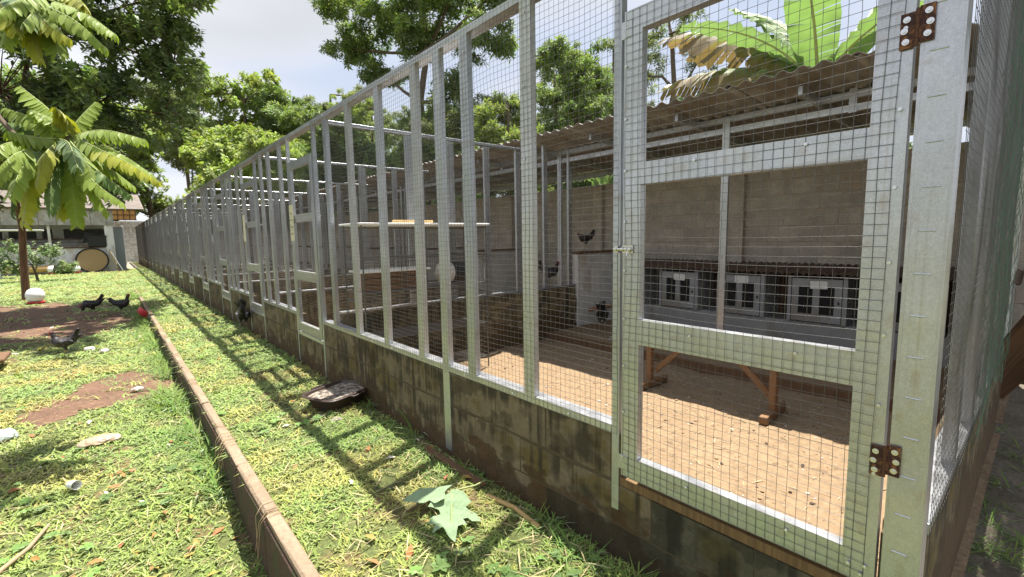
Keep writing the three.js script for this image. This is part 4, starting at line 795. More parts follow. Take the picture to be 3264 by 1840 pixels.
const FR = [[[-1.76,2.31,-5.00],[-1.86,2.48,-5.10],[-2.01,2.67,-5.30],0],
  [[-1.76,2.30,-5.00],[-1.84,2.39,-5.00],[-1.95,2.44,-5.00],0],
  [[-1.76,2.31,-5.00],[-1.77,2.42,-4.95],[-1.81,2.46,-4.90],1],
  [[-1.76,2.30,-5.00],[-1.67,2.45,-5.05],[-1.58,2.58,-5.10],0],
  [[-1.74,2.29,-5.00],[-1.54,2.31,-4.80],[-1.31,2.25,-4.70],0],
  [[-1.74,2.27,-5.00],[-1.59,2.15,-4.70],[-1.41,1.99,-4.60],0],
  [[-1.73,2.25,-5.00],[-1.48,2.13,-4.70],[-1.28,1.96,-4.60],0],
  [[-1.74,2.25,-5.00],[-1.48,2.07,-4.55],[-1.27,1.90,-4.40],1],
  [[-1.61,2.26,-5.20],[-1.52,2.23,-5.10],[-1.45,2.15,-5.00],0],
  [[-1.75,2.22,-4.90],[-1.62,1.99,-4.60],[-1.44,1.80,-4.50],2],
  [[-1.75,2.21,-4.90],[-1.64,1.89,-4.50],[-1.49,1.73,-4.40],0],
  [[-1.76,2.21,-4.90],[-1.67,1.92,-4.60],[-1.58,1.66,-4.50],0],
  [[-1.78,2.20,-4.90],[-1.76,1.95,-4.70],[-1.76,1.58,-4.60],0],
  [[-1.79,2.19,-4.90],[-1.79,1.96,-4.80],[-1.85,1.65,-4.70],1],
  [[-1.81,2.19,-4.90],[-1.86,1.90,-4.60],[-1.88,1.68,-4.50],2],
  [[-1.85,2.18,-4.90],[-1.96,1.94,-4.70],[-2.03,1.58,-4.60],1],
  [[-1.87,2.19,-4.90],[-1.99,1.98,-4.60],[-2.06,1.75,-4.40],0],
  [[-1.81,2.26,-5.00],[-1.93,2.39,-5.10],[-2.11,2.49,-5.30],0],
  [[-1.88,2.16,-4.90],[-1.99,2.08,-4.70],[-2.14,1.91,-4.60],2],
  [[-1.93,2.14,-4.80],[-2.04,2.04,-4.60],[-2.17,1.82,-4.50],0],
  [[-1.83,2.23,-4.90],[-1.93,2.21,-4.80],[-2.05,2.22,-4.70],0],
  [[-1.86,2.24,-5.10],[-2.02,2.28,-5.20],[-2.17,2.15,-5.20],1],
  [[-1.81,2.23,-4.90],[-1.75,2.16,-4.60],[-1.71,1.96,-4.30],2],
  [[-1.83,2.20,-4.90],[-1.88,2.06,-4.60],[-1.93,1.84,-4.50],1],
  [[-1.78,2.21,-4.90],[-1.68,2.06,-4.60],[-1.63,1.85,-4.50],0],
  [[-1.92,2.15,-4.90],[-1.94,2.00,-4.80],[-2.00,1.77,-4.70],0],
  [[-1.82,3.07,-4.60],[-1.64,2.94,-4.40],[-1.49,2.76,-4.30],0],
  [[-1.77,3.11,-4.60],[-1.59,3.04,-4.50],[-1.43,2.90,-4.40],0],
  [[-1.85,2.99,-4.50],[-1.79,2.95,-4.40],[-1.72,2.83,-4.30],0],
  [[-1.86,2.99,-4.50],[-1.86,2.84,-4.40],[-1.83,2.63,-4.30],1],
  [[-1.78,2.94,-4.50],[-1.75,2.81,-4.40],[-1.74,2.68,-4.30],0],
  [[-1.99,2.97,-4.40],[-1.95,2.87,-4.30],[-1.91,2.74,-4.20],1],
  [[-1.71,3.19,-4.70],[-1.63,3.07,-4.60],[-1.56,2.92,-4.50],0],
  [[-1.89,3.05,-4.60],[-1.92,2.89,-4.40],[-1.98,2.68,-4.30],0],
  [[-1.71,3.20,-4.70],[-1.62,3.17,-4.60],[-1.59,3.09,-4.50],1],
  [[-1.83,3.08,-4.60],[-1.83,2.91,-4.30],[-1.87,2.76,-4.10],0],
  [[-1.93,3.07,-4.50],[-1.87,2.92,-4.30],[-1.85,2.80,-4.20],2],
  [[-1.78,3.13,-4.60],[-1.86,2.98,-4.30],[-1.98,2.79,-4.10],0],
  [[-1.82,3.08,-4.60],[-1.77,2.85,-4.30],[-1.67,2.75,-4.20],1],
  [[-1.75,2.28,-5.00],[-1.63,2.31,-5.20],[-1.46,2.19,-5.30],2],
  [[-1.74,2.25,-5.00],[-1.57,2.10,-5.10],[-1.39,1.92,-5.10],0],
  [[-1.76,2.23,-5.00],[-1.69,2.02,-5.00],[-1.66,1.74,-5.00],2],
  [[-1.79,2.23,-5.10],[-1.84,2.03,-5.20],[-1.82,1.75,-5.20],2],
  [[-1.84,2.21,-5.00],[-1.94,2.04,-5.10],[-2.01,1.71,-5.10],0],
  [[-1.91,2.20,-5.10],[-2.05,2.10,-5.20],[-2.15,1.95,-5.20],2],
  [[-1.86,2.27,-5.20],[-1.99,2.38,-5.30],[-2.17,2.39,-5.40],2],
  [[-2.00,2.19,-5.00],[-2.08,2.17,-4.90],[-2.19,2.06,-4.80],0],
  [[-1.92,2.17,-5.00],[-2.07,1.96,-5.00],[-2.12,1.67,-5.00],2],
  [[-1.74,2.29,-5.10],[-1.60,2.37,-5.20],[-1.45,2.35,-5.30],2],
  [[-1.82,3.15,-4.80],[-1.72,3.14,-4.80],[-1.59,3.07,-4.80],2],
  [[-1.90,3.11,-4.80],[-1.93,2.98,-4.80],[-1.94,2.82,-4.80],2],
  [[-1.97,3.10,-4.70],[-2.01,2.97,-4.70],[-2.05,2.81,-4.70],0],
  [[-1.75,3.21,-4.80],[-1.67,3.23,-4.90],[-1.61,3.14,-4.90],0],
  [[-1.85,3.08,-4.70],[-1.83,3.03,-4.80],[-1.79,2.88,-4.80],2]];
const BR = [[[-2.25,2.70,-5.40],[-2.12,2.37,-5.10],[-2.03,2.22,-5.00],[-1.97,2.14,-4.95],[-1.89,2.14,-4.95],[-1.81,2.20,-5.00],[-1.75,2.28,-5.00]],
  [[-2.17,3.29,-5.00],[-1.97,3.08,-4.70],[-1.87,3.03,-4.60],[-1.81,3.07,-4.60],[-1.75,3.16,-4.65]]];
{
  const t = thing('feather_leaf_tree', 'near tree at left edge with long feathery yellow green leaves hanging into view', 'tree', [0, 0, 0]);
  const tx = -3.55, tz = -4.9, y0 = lawnY(tx, tz) - .1;
  part('trunk', tube([[tx, y0, tz], [tx + .06, 1, tz], [tx - .05, 2.2, tz], [tx + .05, 3.6, tz], [tx, 4.6, tz]], .1, 10, .05), M.bark, t);
  for (const b of BR) part('branch', tube([[tx, b[0][1] - .35, tz], ...b], .022, 7, .008), M.bark, t);
  FR.forEach(([a, b, c, k], i) => { const f = frond([a, b, c], 19 + (i % 5), .105, .043, 700 + i, .75 + .25 * ((i * 7) % 3) / 2), q = part('leaf', f.leaves, [M.frondGreen, M.frondYellow, M.frondDeep][k], t); part('rachis', f.rachis, M.stem, q); });
  // the rest of the crown, out of view above the left edge
  const R = rng(888);
  for (let i = 0; i < 60; i++) { const a = R() * 6.28, h = 3.2 + R() * 1.6, o = [tx + (h > 4.1 ? R() * 2.2 : (R() - .7) * .8), h, tz + .4 + (R() - .5) * 1.2], L = .9, f = frond([o, [o[0] + Math.cos(a) * L * .5 - .1, h + .15, o[2] + Math.sin(a) * L * .5], [o[0] + Math.cos(a) * L - .2, h - .2, o[2] + Math.sin(a) * L]], 12, .12, .05, 950 + i); if (o[0] + Math.cos(a) * L > -2.9 && h < 4.1) continue; const q = part('leaf', f.leaves, M.frondGreen, t); part('rachis', f.rachis, M.stem, q); }
}
// young sapling in front of the house
{
  const R = rng(77), lobes = [[-.5, 1.3, 0, .45, .35, .4, 16], [.45, 1.25, 0, .4, .3, .4, 14], [.75, .65, .1, .45, .25, .4, 14], [-.6, .75, .1, .55, .28, .45, 16], [.1, .95, .1, .4, .3, .4, 10], [-.95, .55, 0, .4, .25, .4, 10]];
  tree('sapling', 'slim pale leaved sapling standing in front of the house wall', [-3.8, -.05, -26], [[0, -.1, 0], [-.05, .35, 0], [-.12, .7, 0], [0, 1.1, 0]], .05, lobes, { kind: 'broad', size: .13, mat: M.leafPale, clump: .2, per: 4, seed: 91, tint: .4, bark: M.bark });
}
// ---------------------------------------------------------------- grass
function tuft(n, seed, len, wid, spread) {
  const R = rng(seed), a = []; for (let i = 0; i < n; i++) { const L = len * (.5 + .7 * R()), g = leafGeo(L, wid * (.7 + .5 * R()), L * (.25 + .5 * R()), 2); g.rotateX(-(.25 + .85 * R())); g.rotateY(R() * 6.283); g.translate((R() - .5) * spread, 0, (R() - .5) * spread); a.push(g); } return mergeGeometries(a);
}
M.grass = leafMat(.325, .38, .085, .22, .4); M.grassTall = leafMat(.17, .28, .04, .1, .4);
{
  const R = rng(2024), lists = [[], [], []], cols = [[], [], []], tufts = [tuft(10, 1, .052, .0085, .075), tuft(9, 2, .064, .0105, .085), tuft(11, 3, .045, .007, .075)];
  const place = (x, z, y, big, tall) => {
    const k = Math.floor(R() * 3), s = big * (.7 + .6 * R()); _e.set((R() - .5) * .3, R() * 6.283, (R() - .5) * .3); _q.setFromEuler(_e); _v.set(x, y - .004, z); _s.set(s, s * tall, s); lists[k].push(new THREE.Matrix4().compose(_v, _q, _s));
    const n = nz(x * 1.3, z * 1.3, 3), dry = ss(.52, .72, nz(x * 2.1 + 40, z * 2.1, 3)) * .55 + (R() < .05 ? .6 : 0), v = .72 + .6 * R();
    cols[k].push(new THREE.Color().setRGB(v * mix(.8, 1.5, clamp(dry)) * (.85 + .3 * n), v * mix(.95, 1.05, clamp(dry)), v * mix(.8, 1.15, clamp(dry))));
  };
  const fill = (x0, x1, z0, z1, f, dens0, ok) => {          // density falls and size grows with distance from the path where people stand
    const st = .5; for (let x = x0; x < x1; x += st) for (let z = z0; z > z1; z -= st) {
      const d = Math.hypot(x + st / 2 + 1.6, z - st / 2), den = dens0 * Math.min(1, Math.pow(3.2 / Math.max(d, .1), 1.35)), n = den * Math.min(st, x1 - x) * st; const m = Math.floor(n) + (R() < n % 1 ? 1 : 0);
      for (let i = 0; i < m; i++) { const X = x + R() * Math.min(st, x1 - x), Z = z - R() * st; const o = ok(X, Z); if (R() > o) continue; place(X, Z, f(X, Z), clamp(Math.pow(d / 3.2, .55), .85, 3.2), mix(1, .62, clamp(d / 14))); }
    }
  };
  const thin = (x, z) => clamp(.25 + 1.7 * (nz(x * 2.4 + 9, z * 2.4 + 4, 4) - .22), .16, 1);
  fill(-1.05, .0, 0, -33, stripY, 1450, (x, z) => thin(x, z) * (x > -.06 ? .35 : 1));
  fill(-7.5, -1.13, -1, -31.5, lawnY, 1250, (x, z) => { if (x < -1.6 + (z) * .42) return 0; const b = bare(x, z); return b > .16 ? .05 : b > .02 ? .4 * thin(x, z) : thin(x, z); });
  lists.forEach((l, k) => inst(['short_grass', 'short_grass_001', 'short_grass_002'][k], tufts[k], M.grass, l, null, cols[k]));
  // longer tufts along the kerb foot and the block wall
  const T = [tuft(16, 9, .2, .009, .08), tuft(12, 10, .26, .011, .1)], TL = [[], []], TC = [[], []];
  const tall = (x, z, y, s) => { const k = R() < .5 ? 0 : 1; _e.set((R() - .5) * .3, R() * 6.283, (R() - .5) * .3); _q.setFromEuler(_e); _v.set(x, y - .01, z); _s.setScalar(s * (.6 + .6 * R())); TL[k].push(new THREE.Matrix4().compose(_v, _q, _s)); const v = .7 + .6 * R(); TC[k].push(new THREE.Color().setRGB(v * (.8 + .5 * R()), v, v * .9)); };
  for (let z = -2.9; z > -18; z -= .05) { const a = nz(3, z * 1.4, 3); if (a > .38) for (let k = 0; k < 5; k++) if (R() < (a - .33) * 4) { const x = -1.14 - R() * R() * .25; tall(x, z + R() * .05, lawnY(x, z), .55 + .5 * R()); } }
  for (let i = 0; i < 60; i++) { const x = -1.16 - R() * .22, z = -5.2 - R() * .9; tall(x, z, lawnY(x, z), 1.1); }
  for (let z = -2.6; z > -19; z -= .06) if (R() < .75 * nz(28, z * 1.7, 3) + .1) { const x = -1.045 + R() * .04; tall(x, z, .02, .24 + .2 * R()); }
  for (let z = -1.1; z > -22; z -= .045) if (R() < .42 * nz(8, z * 1.2, 2) * 1.7) { const x = -.02 - R() * .1; tall(x, z, stripY(x, z), .28 + .3 * R()); }
  for (const [x, z, s, n] of [[-.03, -2.95, 1.1, 4], [-.06, -1.55, .7, 6], [-.1, -1.0, .8, 5], [-.08, -.7, .7, 5], [-.14, -1.25, .6, 4], [-.04, -3.7, .8, 4], [-.05, -2.2, .6, 4], [-1.14, -2.6, .7, 5], [-1.16, -2.45, .5, 3]]) for (let i = 0; i < n; i++) { const X = x + (R() - .5) * .07, Z = z + (R() - .5) * .16; tall(X, Z, x > -1 ? stripY(X, Z) : lawnY(X, Z), s); }
  for (let i = 0; i < 130; i++) { const x = .4 + R() * 3.2, z = -.29 + R() * .25 * x; tall(x, z, -.12, .35 + .4 * R()); }
  TL.forEach((l, k) => inst(['tall_grass', 'tall_grass_001'][k], T[k], M.grassTall, l, null, TC[k]));
  // fallen dry leaves and straw
  const lf = leafGeo(.06, .03, .012, 2), D = [], DC = []; for (let i = 0; i < 480; i++) { const left = R() < .8, z = -1.8 - Math.pow(R(), 1.5) * 14, x = left ? -1.15 - R() * (.5 - z * .22) : -1 + R() * .98; _e.set((R() - .5) * .9, R() * 6.283, (R() - .5) * .9); _q.setFromEuler(_e); _v.set(x, (left ? lawnY(x, z) : stripY(x, z)) + .022, z); _s.setScalar(.5 + 1.0 * R()); D.push(new THREE.Matrix4().compose(_v, _q, _s)); const p = R() < .15; DC.push(p ? new THREE.Color().setRGB(.62, .55, .45) : new THREE.Color().setRGB(.2 + .2 * R(), .11 + .1 * R(), .05)); }
  inst('fallen_leaves', lf, new THREE.MeshStandardMaterial({ roughness: .9, side: THREE.DoubleSide }), D, null, DC);
  // small broad-leaved weeds and lying straw among the turf
  const weed = (() => { const a = []; for (let i = 0; i < 6; i++) { const g = leafGeo(.034, .022, .006, 3); g.rotateX(-.25 - .3 * R()); g.rotateY(i * 1.05 + R() * .4); a.push(g); } return mergeGeometries(a); })(), WL = [], WC = [], straw = leafGeo(.11, .005, .012, 3), SL = [], SC = [];
  for (let i = 0; i < 2600; i++) { const left = R() < .62, z = -1.2 - Math.pow(R(), 1.8) * 12, x = left ? -1.14 - R() * (.6 - z * .2) : -1.02 + R() * 1.0, y = left ? lawnY(x, z) : stripY(x, z); if (left && bare(x, z) > .1) continue; const cl = nz(x * 1.9 + 70, z * 1.9, 3); _e.set((R() - .5) * .5, R() * 6.283, (R() - .5) * .5); _q.setFromEuler(_e);
    if (cl > .52 && i % 3 === 0) { _v.set(x, y + .012 + .02 * R(), z); _s.setScalar(.6 + .8 * R()); WL.push(new THREE.Matrix4().compose(_v, _q, _s)); const v = .6 + .7 * R(); WC.push(new THREE.Color().setRGB(v * .75, v, v * .8)); }
    else { _v.set(x, y + .015 + .02 * R(), z); _s.setScalar(.5 + .9 * R()); SL.push(new THREE.Matrix4().compose(_v, _q, _s)); const v = .5 + .7 * R(); SC.push(new THREE.Color().setRGB(.46 * v, .37 * v, .2 * v)); } }
  inst('low_weeds', weed, leafMat(.2, .27, .06, .1, .35), WL, null, WC); inst('lying_straw', straw, new THREE.MeshStandardMaterial({ roughness: .9, side: THREE.DoubleSide }), SL, null, SC);
}

// ---------------------------------------------------------------- hens
M.hen = new THREE.MeshStandardMaterial({ vertexColors: true, roughness: .55 });
function henGeo({ headUp = 1, tail = 1, bow = 0, peck = 0, stride = 0, seed = 1, grey = 0 }) {   // faces +x, feet on y = 0
  const V = (x, y, z) => [x, y, z], hx = .135 + .05 * peck, hy = mix(.36, .12, peck) * headUp + (1 - headUp) * .25;
  const bones = [
    [V(-.07, .215, 0), .062, V(.05, .205, 0), .074], [V(.05, .205, 0), .074, V(.095, .235, 0), .05], [V(.09, .24, 0), .045, V(hx - .02, hy - .05, 0), .024], [V(hx - .02, hy - .05, 0), .024, V(hx, hy, 0), .024],
    [V(hx, hy, 0), .023, V(hx + .018, hy - .004, 0), .015],
    [V(-.09, .225, 0), .05, V(-.15, .26 + .05 * tail, 0), .034], [V(-.15, .26 + .05 * tail, 0), .03, V(-.185, .30 + .1 * tail, 0), .022], [V(-.12, .235, 0), .035, V(-.215, .25 + .06 * tail, 0), .016],
    [V(.03, .215, .058), .03, V(-.12, .205, .05), .016], [V(.03, .215, -.058), .03, V(-.12, .205, -.05), .016],
    [V(-.005, .165, .036), .042, V(-.012 + stride * .02, .115, .036), .019], [V(-.005, .165, -.036), .042, V(-.012 - stride * .02, .115, -.036), .019],
  ];
  const N = 72, mc = new MarchingCubes(N, new THREE.MeshBasicMaterial(), false, false, 60000), h = .27, cy = .24;
  const sd = (x, y, z) => { let d = 1e3; for (const [a, ra, b, rb] of bones) { const bx = b[0] - a[0], by = b[1] - a[1], bz = b[2] - a[2], L = bx * bx + by * by + bz * bz, t = clamp(((x - a[0]) * bx + (y - a[1]) * by + (z - a[2]) * bz) / L), q = Math.hypot(x - a[0] - bx * t, y - a[1] - by * t, z - a[2] - bz * t) - mix(ra, rb, t), k = .022, hh = clamp(.5 + .5 * (d - q) / k); d = mix(d, q, hh) - k * hh * (1 - hh); } return d; };
  mc.isolation = 0;
  for (let k = 0; k < N; k++) for (let j = 0; j < N; j++) for (let i = 0; i < N; i++) { const x = (i - N / 2) / (N / 2) * h, y = (j - N / 2) / (N / 2) * h + cy, z = (k - N / 2) / (N / 2) * h; mc.field[i + j * N + k * N * N] = -sd(x, y, z); }
  mc.update(); const n = mc.count, P = new Float32Array(n * 3), Nn = new Float32Array(n * 3);
  for (let i = 0; i < n; i++) { P[i * 3] = mc.positionArray[i * 3] * h; P[i * 3 + 1] = mc.positionArray[i * 3 + 1] * h + cy; P[i * 3 + 2] = mc.positionArray[i * 3 + 2] * h; }
  const body = new THREE.BufferGeometry(); body.setAttribute('position', new THREE.BufferAttribute(P, 3)); 
  { // outward normals from the distance field
    const e = .002; for (let i = 0; i < n; i++) { const x = P[i * 3], y = P[i * 3 + 1], z = P[i * 3 + 2]; const gx = sd(x + e, y, z) - sd(x - e, y, z), gy = sd(x, y + e, z) - sd(x, y - e, z), gz = sd(x, y, z + e) - sd(x, y, z - e), l = Math.hypot(gx, gy, gz) || 1; Nn[i * 3] = gx / l; Nn[i * 3 + 1] = gy / l; Nn[i * 3 + 2] = gz / l; } }
  body.setAttribute('normal', new THREE.BufferAttribute(Nn, 3)); body.setAttribute('uv', new THREE.BufferAttribute(new Float32Array(n * 2), 2));
  const col = (g, f) => { const p = g.attributes.position, c = new Float32Array(p.count * 3); for (let i = 0; i < p.count; i++) { const q = f(p.getX(i), p.getY(i), p.getZ(i)); c.set(q, i * 3); } g.setAttribute('color', new THREE.BufferAttribute(c, 3)); return g; };
  const R = rng(seed);
  col(body, (x, y, z) => { const m = nz(x * 45 + seed, y * 45 + z * 30, 3); if (x > hx - .006 && y > hy - .03 && Math.abs(z) < .03) return [.16, .03, .025]; const g = grey * ss(.48, .6, m) * (Math.abs(z) > .045 ? 1 : .3); return [.013 + .25 * g + .006 * m, .012 + .25 * g, .014 + .24 * g]; });
  const bits = [body.index ? body.toNonIndexed() : body], tint = (g, c) => { g = g.index ? g.toNonIndexed() : g; bits.push(col(g, () => c)); };
  // tail and wing feathers, comb, beak, shanks and toes
  for (let i = 0; i < 9; i++) { const g = leafGeo(.13 + .05 * R(), .035, -.02, 3); g.rotateX(-(.35 + .55 * tail * (.5 + R() * .7))); g.rotateY(-Math.PI / 2 + (i - 4) * .13); g.translate(-.13, .25 + .03 * tail, (i - 4) * .006); g.setAttribute('uv', new THREE.BufferAttribute(new Float32Array(g.attributes.position.count * 2), 2)); tint(g, [.016, .018, .022]); }
  for (const s of [-1, 1]) for (let i = 0; i < 4; i++) { const g = leafGeo(.12, .03, .01, 3); g.rotateY(-Math.PI / 2 - s * .06); g.translate(-.02 - i * .012, .235 - i * .016, s * (.068 - i * .003)); g.setAttribute('uv', new THREE.BufferAttribute(new Float32Array(g.attributes.position.count * 2), 2)); tint(g, grey ? [.2, .2, .2] : [.02, .02, .022]); }
  { const s = new THREE.Shape(); s.moveTo(-.02, 0); for (let i = 0; i < 4; i++) { s.lineTo(-.018 + i * .012, .016); s.lineTo(-.012 + i * .012, .006); } s.lineTo(.028, -.004); const g = new THREE.ExtrudeGeometry(s, { depth: .006, bevelEnabled: false }); g.translate(hx, hy + .018, -.003); tint(g, [.42, .03, .03]); }
  { const g = new THREE.ConeGeometry(.008, .028, 6); g.rotateZ(-Math.PI / 2 - .25); g.translate(hx + .036, hy - .006, 0); tint(g, [.22, .17, .1]); }
  { const g = new THREE.SphereGeometry(.009, 8, 6); g.scale(.7, 1.3, .5); g.translate(hx + .016, hy - .03, 0); tint(g, [.42, .03, .03]); }
  for (const s of [-1, 1]) { const e = new THREE.SphereGeometry(.004, 6, 5); e.translate(hx + .004, hy + .006, s * .021); tint(e, [.5, .2, .02]); }
  for (const s of [-1, 1]) { const W = new Wires(), fx = -.005 + s * stride * .05, kx = -.02 + s * stride * .025; W.line([[-.012 + s * stride * .02, .125, s * .036], [kx, .075, s * .036], [fx, .008, s * .036]], [.0085, .006, .0055], 6); for (const a of [-.5, 0, .5]) W.line([[fx, .007, s * .036], [fx + .045 * Math.cos(a), .004, s * .036 + .045 * Math.sin(a)]], [.0045, .0028], 5); W.line([[fx, .008, s * .036], [fx - .02, .004, s * .036]], .003, 5); tint(W.geo(), [.24, .2, .12]); }
  const out = mg(bits), po = out.attributes.position; for (let i = 0; i < po.count; i++) { const y = po.getY(i); po.setY(i, y > .115 ? y + .055 : y * (.17 / .115)); } return out;
}
{
  const hens = [
    ['black hen walking on the sunlit lawn, facing left', [-2.19, -8.95], 0, 2.8, { stride: 1, tail: .9, seed: 1, grey: .12 }, .92, 1],
    ['black hen standing on bare earth with head held high', [-1.5, -13.0], 0, -.5, { headUp: 1.12, tail: .1, seed: 2, stride: .5 }, 1.05, 1],
    ['black hen scratching beside the other hen on bare earth, tail up', [-1.98, -13.3], 0, Math.PI - .4, { tail: .8, peck: .8, seed: 3 }, 1.05, 1],
    ['dark hen with grey wings walking away along the block wall', [-.1, -8.25], 0, 1.35, { tail: 1.25, peck: .35, seed: 4, grey: .55, stride: .6 }, 1.12, 0],
    ['dark brown hen standing on the raised floor inside the near pen', [3.55, -4.05], 0, 0.5, { tail: .9, seed: 5, stride: .3 }, .95, 2],
    ['black hen perched on the low partition wall inside the pen', [3.1, -4.62], 0, -.6, { tail: 1, seed: 6 }, .8, 3],
    ['black hen sitting on top of the whitewashed partition end', [3.86, -4.62], 0, 2.8, { tail: .6, peck: .3, seed: 7 }, .75, 4],
  ];
  for (const [label, [x, z], , turn, o, s, where] of hens) {
    const y = where === 1 ? lawnY(x, z) : where === 2 ? .09 : where === 3 ? .727 : where === 4 ? 1.2 : stripY(x, z) + .005;
    const m = solo('hen', label, 'hen', henGeo(o), M.hen, [x, y, z], 'black hens'); m.rotation.y = turn; m.scale.setScalar(s);
  }
}
// ---------------------------------------------------------------- feeding tub on the strip
{
  const t = thing('feed_tub', 'brown plastic feeding tub with handles standing against the block wall', 'tub', [-.2, .0, -3.97], .42);
  const ring = (a, b, y, p = 5) => { const o = []; for (let i = 0; i < 48; i++) { const q = i / 48 * 6.2832, c = Math.cos(q), s = Math.sin(q), e = 2 / p; o.push([Math.sign(c) * Math.pow(Math.abs(c), e) * a, y, Math.sign(s) * Math.pow(Math.abs(s), e) * b]); } return o; };
  const loft = rs => { const P = [], I = [], n = 48; rs.forEach(r => r.forEach(p => P.push(...p))); for (let k = 0; k < rs.length - 1; k++) for (let i = 0; i < n; i++) { const a = k * n + i, b = k * n + (i + 1) % n; I.push(a, a + n, b, b, a + n, b + n); } const g = new THREE.BufferGeometry(); g.setAttribute('position', new THREE.Float32BufferAttribute(P, 3)); g.setIndex(I); g.computeVertexNormals(); return g; };
  M.tub = std({ color: lin(.055, .035, .028), roughness: .45, side: THREE.DoubleSide });
  part('basin', loft([ring(.0, .0, .012), ring(.17, .12, .012), ring(.185, .135, .03), ring(.235, .18, .15), ring(.262, .205, .152), ring(.265, .208, .142)]), M.tub, t);
  const hd = s => tube([[-.07, .143, s * .208], [-.065, .143, s * .245], [.065, .143, s * .245], [.07, .143, s * .208]], .009, 8); part('handle', hd(1), M.tub, t); part('handle', hd(-1), M.tub, t);
  M.mash = std({ map: rep(tex(128, 128, (u, v) => { const a = NZ.fbm(u * 10, v * 10, 10, 10, 4), b = NZ2.fbm(u * 40, v * 40, 40, 40, 2), g = .6 + .8 * b; return L3(...mixc([.13 * g, .1 * g, .08 * g], [.36 * g, .31 * g, .25 * g], ss(.4, .6, a))); }), .3), roughness: 1, bumpMap: soilBump, bumpScale: .03 });
  const m = sheet(-.232, .232, -.175, .175, 24, 20, (x, z) => .132 + .014 * (nz(x * 14, z * 14, 3) - .5)); { const p = m.attributes.position; for (let i = 0; i < p.count; i++) { const x = p.getX(i) / .232, z = p.getZ(i) / .175, r = Math.pow(Math.pow(Math.abs(x), 5) + Math.pow(Math.abs(z), 5), .2); if (r > .97) { p.setX(i, p.getX(i) / r * .97); p.setZ(i, p.getZ(i) / r * .97); } } m.computeVertexNormals(); } part('feed_mash', m, M.mash, t);
  part('spill', (() => { const g = sheet(-.16, .16, -.1, .1, 14, 10, (x, z) => .02 * Math.max(0, 1 - Math.hypot(x / .16, z / .1)) + .012 * nz(x * 20, z * 20)); g.translate(-.2, -.004, .2); return g; })(), M.mash, t);
}
const stone = (sx, sy, sz, seed) => { const g = new THREE.IcosahedronGeometry(1, 2), p = g.attributes.position; for (let i = 0; i < p.count; i++) { const x = p.getX(i), y = p.getY(i), z = p.getZ(i), k = .8 + .4 * nz(x * 1.6 + seed, y * 1.6 + z * 1.3 + seed, 2); p.setXYZ(i, x * k * sx, y * k * sy, z * k * sz); } g.computeVertexNormals(); return uvm(g); };
[[-.43, .02, -3.78, .06, .022, .03, 'flat pale stone beside the feeding tub'], [-.36, .025, -3.6, .05, .028, .04, 'rounded grey stone under the tub rim']].forEach(([x, y, z, a, b, c, l], i) => solo('stone', l, 'stone', stone(a, b, c, i * 5), M.conc, [x, y, z], 'stones by the tub'));
// ---------------------------------------------------------------- large lobed leaf on the strip
{
  M.papaya = new THREE.MeshPhysicalMaterial({ color: lin(.26, .36, .2), roughness: .95, transmission: .2, thickness: 0, side: THREE.DoubleSide });
  const lobe = (pts) => { const s = new THREE.Shape(); pts.forEach(([x, y], i) => i ? s.lineTo(x, y) : s.moveTo(x, y)); return s; };
  // outline of the leaf in plan (metres): a big lobed blade and a folded side lobe
  const out = [[0, 0], [.05, .035], [.085, .1], [.06, .125], [.1, .16], [.125, .235], [.085, .225], [.07, .2], [.05, .205], [.065, .25], [.03, .27], [.02, .34], [-.01, .31], [-.03, .27], [-.07, .295], [-.06, .25], [-.1, .245], [-.075, .2], [-.045, .17], [-.055, .14], [-.1, .135], [-.085, .1], [-.045, .09], [-.03, .04]];
  const big = new THREE.ShapeGeometry(lobe(out), 4), side = new THREE.ShapeGeometry(lobe([[0, 0], [.03, .05], [.08, .07], [.09, .12], [.05, .13], [.06, .18], [.0, .235], [-.03, .2], [-.05, .14], [-.03, .08]]), 4);
  const sub = (g, f) => { g = g.toNonIndexed(); let P = Array.from(g.attributes.position.array); for (let it = 0; it < 2; it++) { const Q = []; for (let i = 0; i < P.length; i += 9) { const A = P.slice(i, i + 3), B = P.slice(i + 3, i + 6), C = P.slice(i + 6, i + 9), m = (a, b) => a.map((q, k) => (q + b[k]) / 2), ab = m(A, B), bc = m(B, C), ca = m(C, A); Q.push(...A, ...ab, ...ca, ...ab, ...B, ...bc, ...ca, ...bc, ...C, ...ab, ...bc, ...ca); } P = Q; } for (let i = 0; i < P.length; i += 3) { const [x, y, z] = f(P[i], P[i + 1]); P[i] = x; P[i + 1] = y; P[i + 2] = z; } const o = new THREE.BufferGeometry(); o.setAttribute('position', new THREE.Float32BufferAttribute(P, 3)); o.computeVertexNormals(); return o; };
  const lf = thing('lobed_leaf', 'large pale green lobed leaf lying on the grass strip', 'leaf', [-.29, .05, -2.05], 0); lf.scale.setScalar(1.2);
  const flat = (x, y) => [x, .012 + .03 * Math.abs(x) * 2 + .055 * (nz(x * 11, y * 11) - .5) - .05 * Math.max(0, y - .22), y];
  const b = part('blade', sub(big, flat), M.papaya, lf); b.rotation.y = -.62; const s2 = part('side_lobe', sub(side, (x, y) => [x, .03 + .25 * x * x + .02 * nz(x * 20, y * 20), y]), M.papaya, lf); s2.rotation.y = -1.75;
  const vein = tube([[0, .018, 0], [0, .018, .15], [0.004, .008, .31]], .004, 6, .0015); const vv = part('vein', vein, M.stem, lf); vv.rotation.y = -.62;
  part('stalk', tube([[0, .014, 0], [.1, .02, .04], [.17, .01, .02]], .005, 6, .004), M.stem, lf);
}
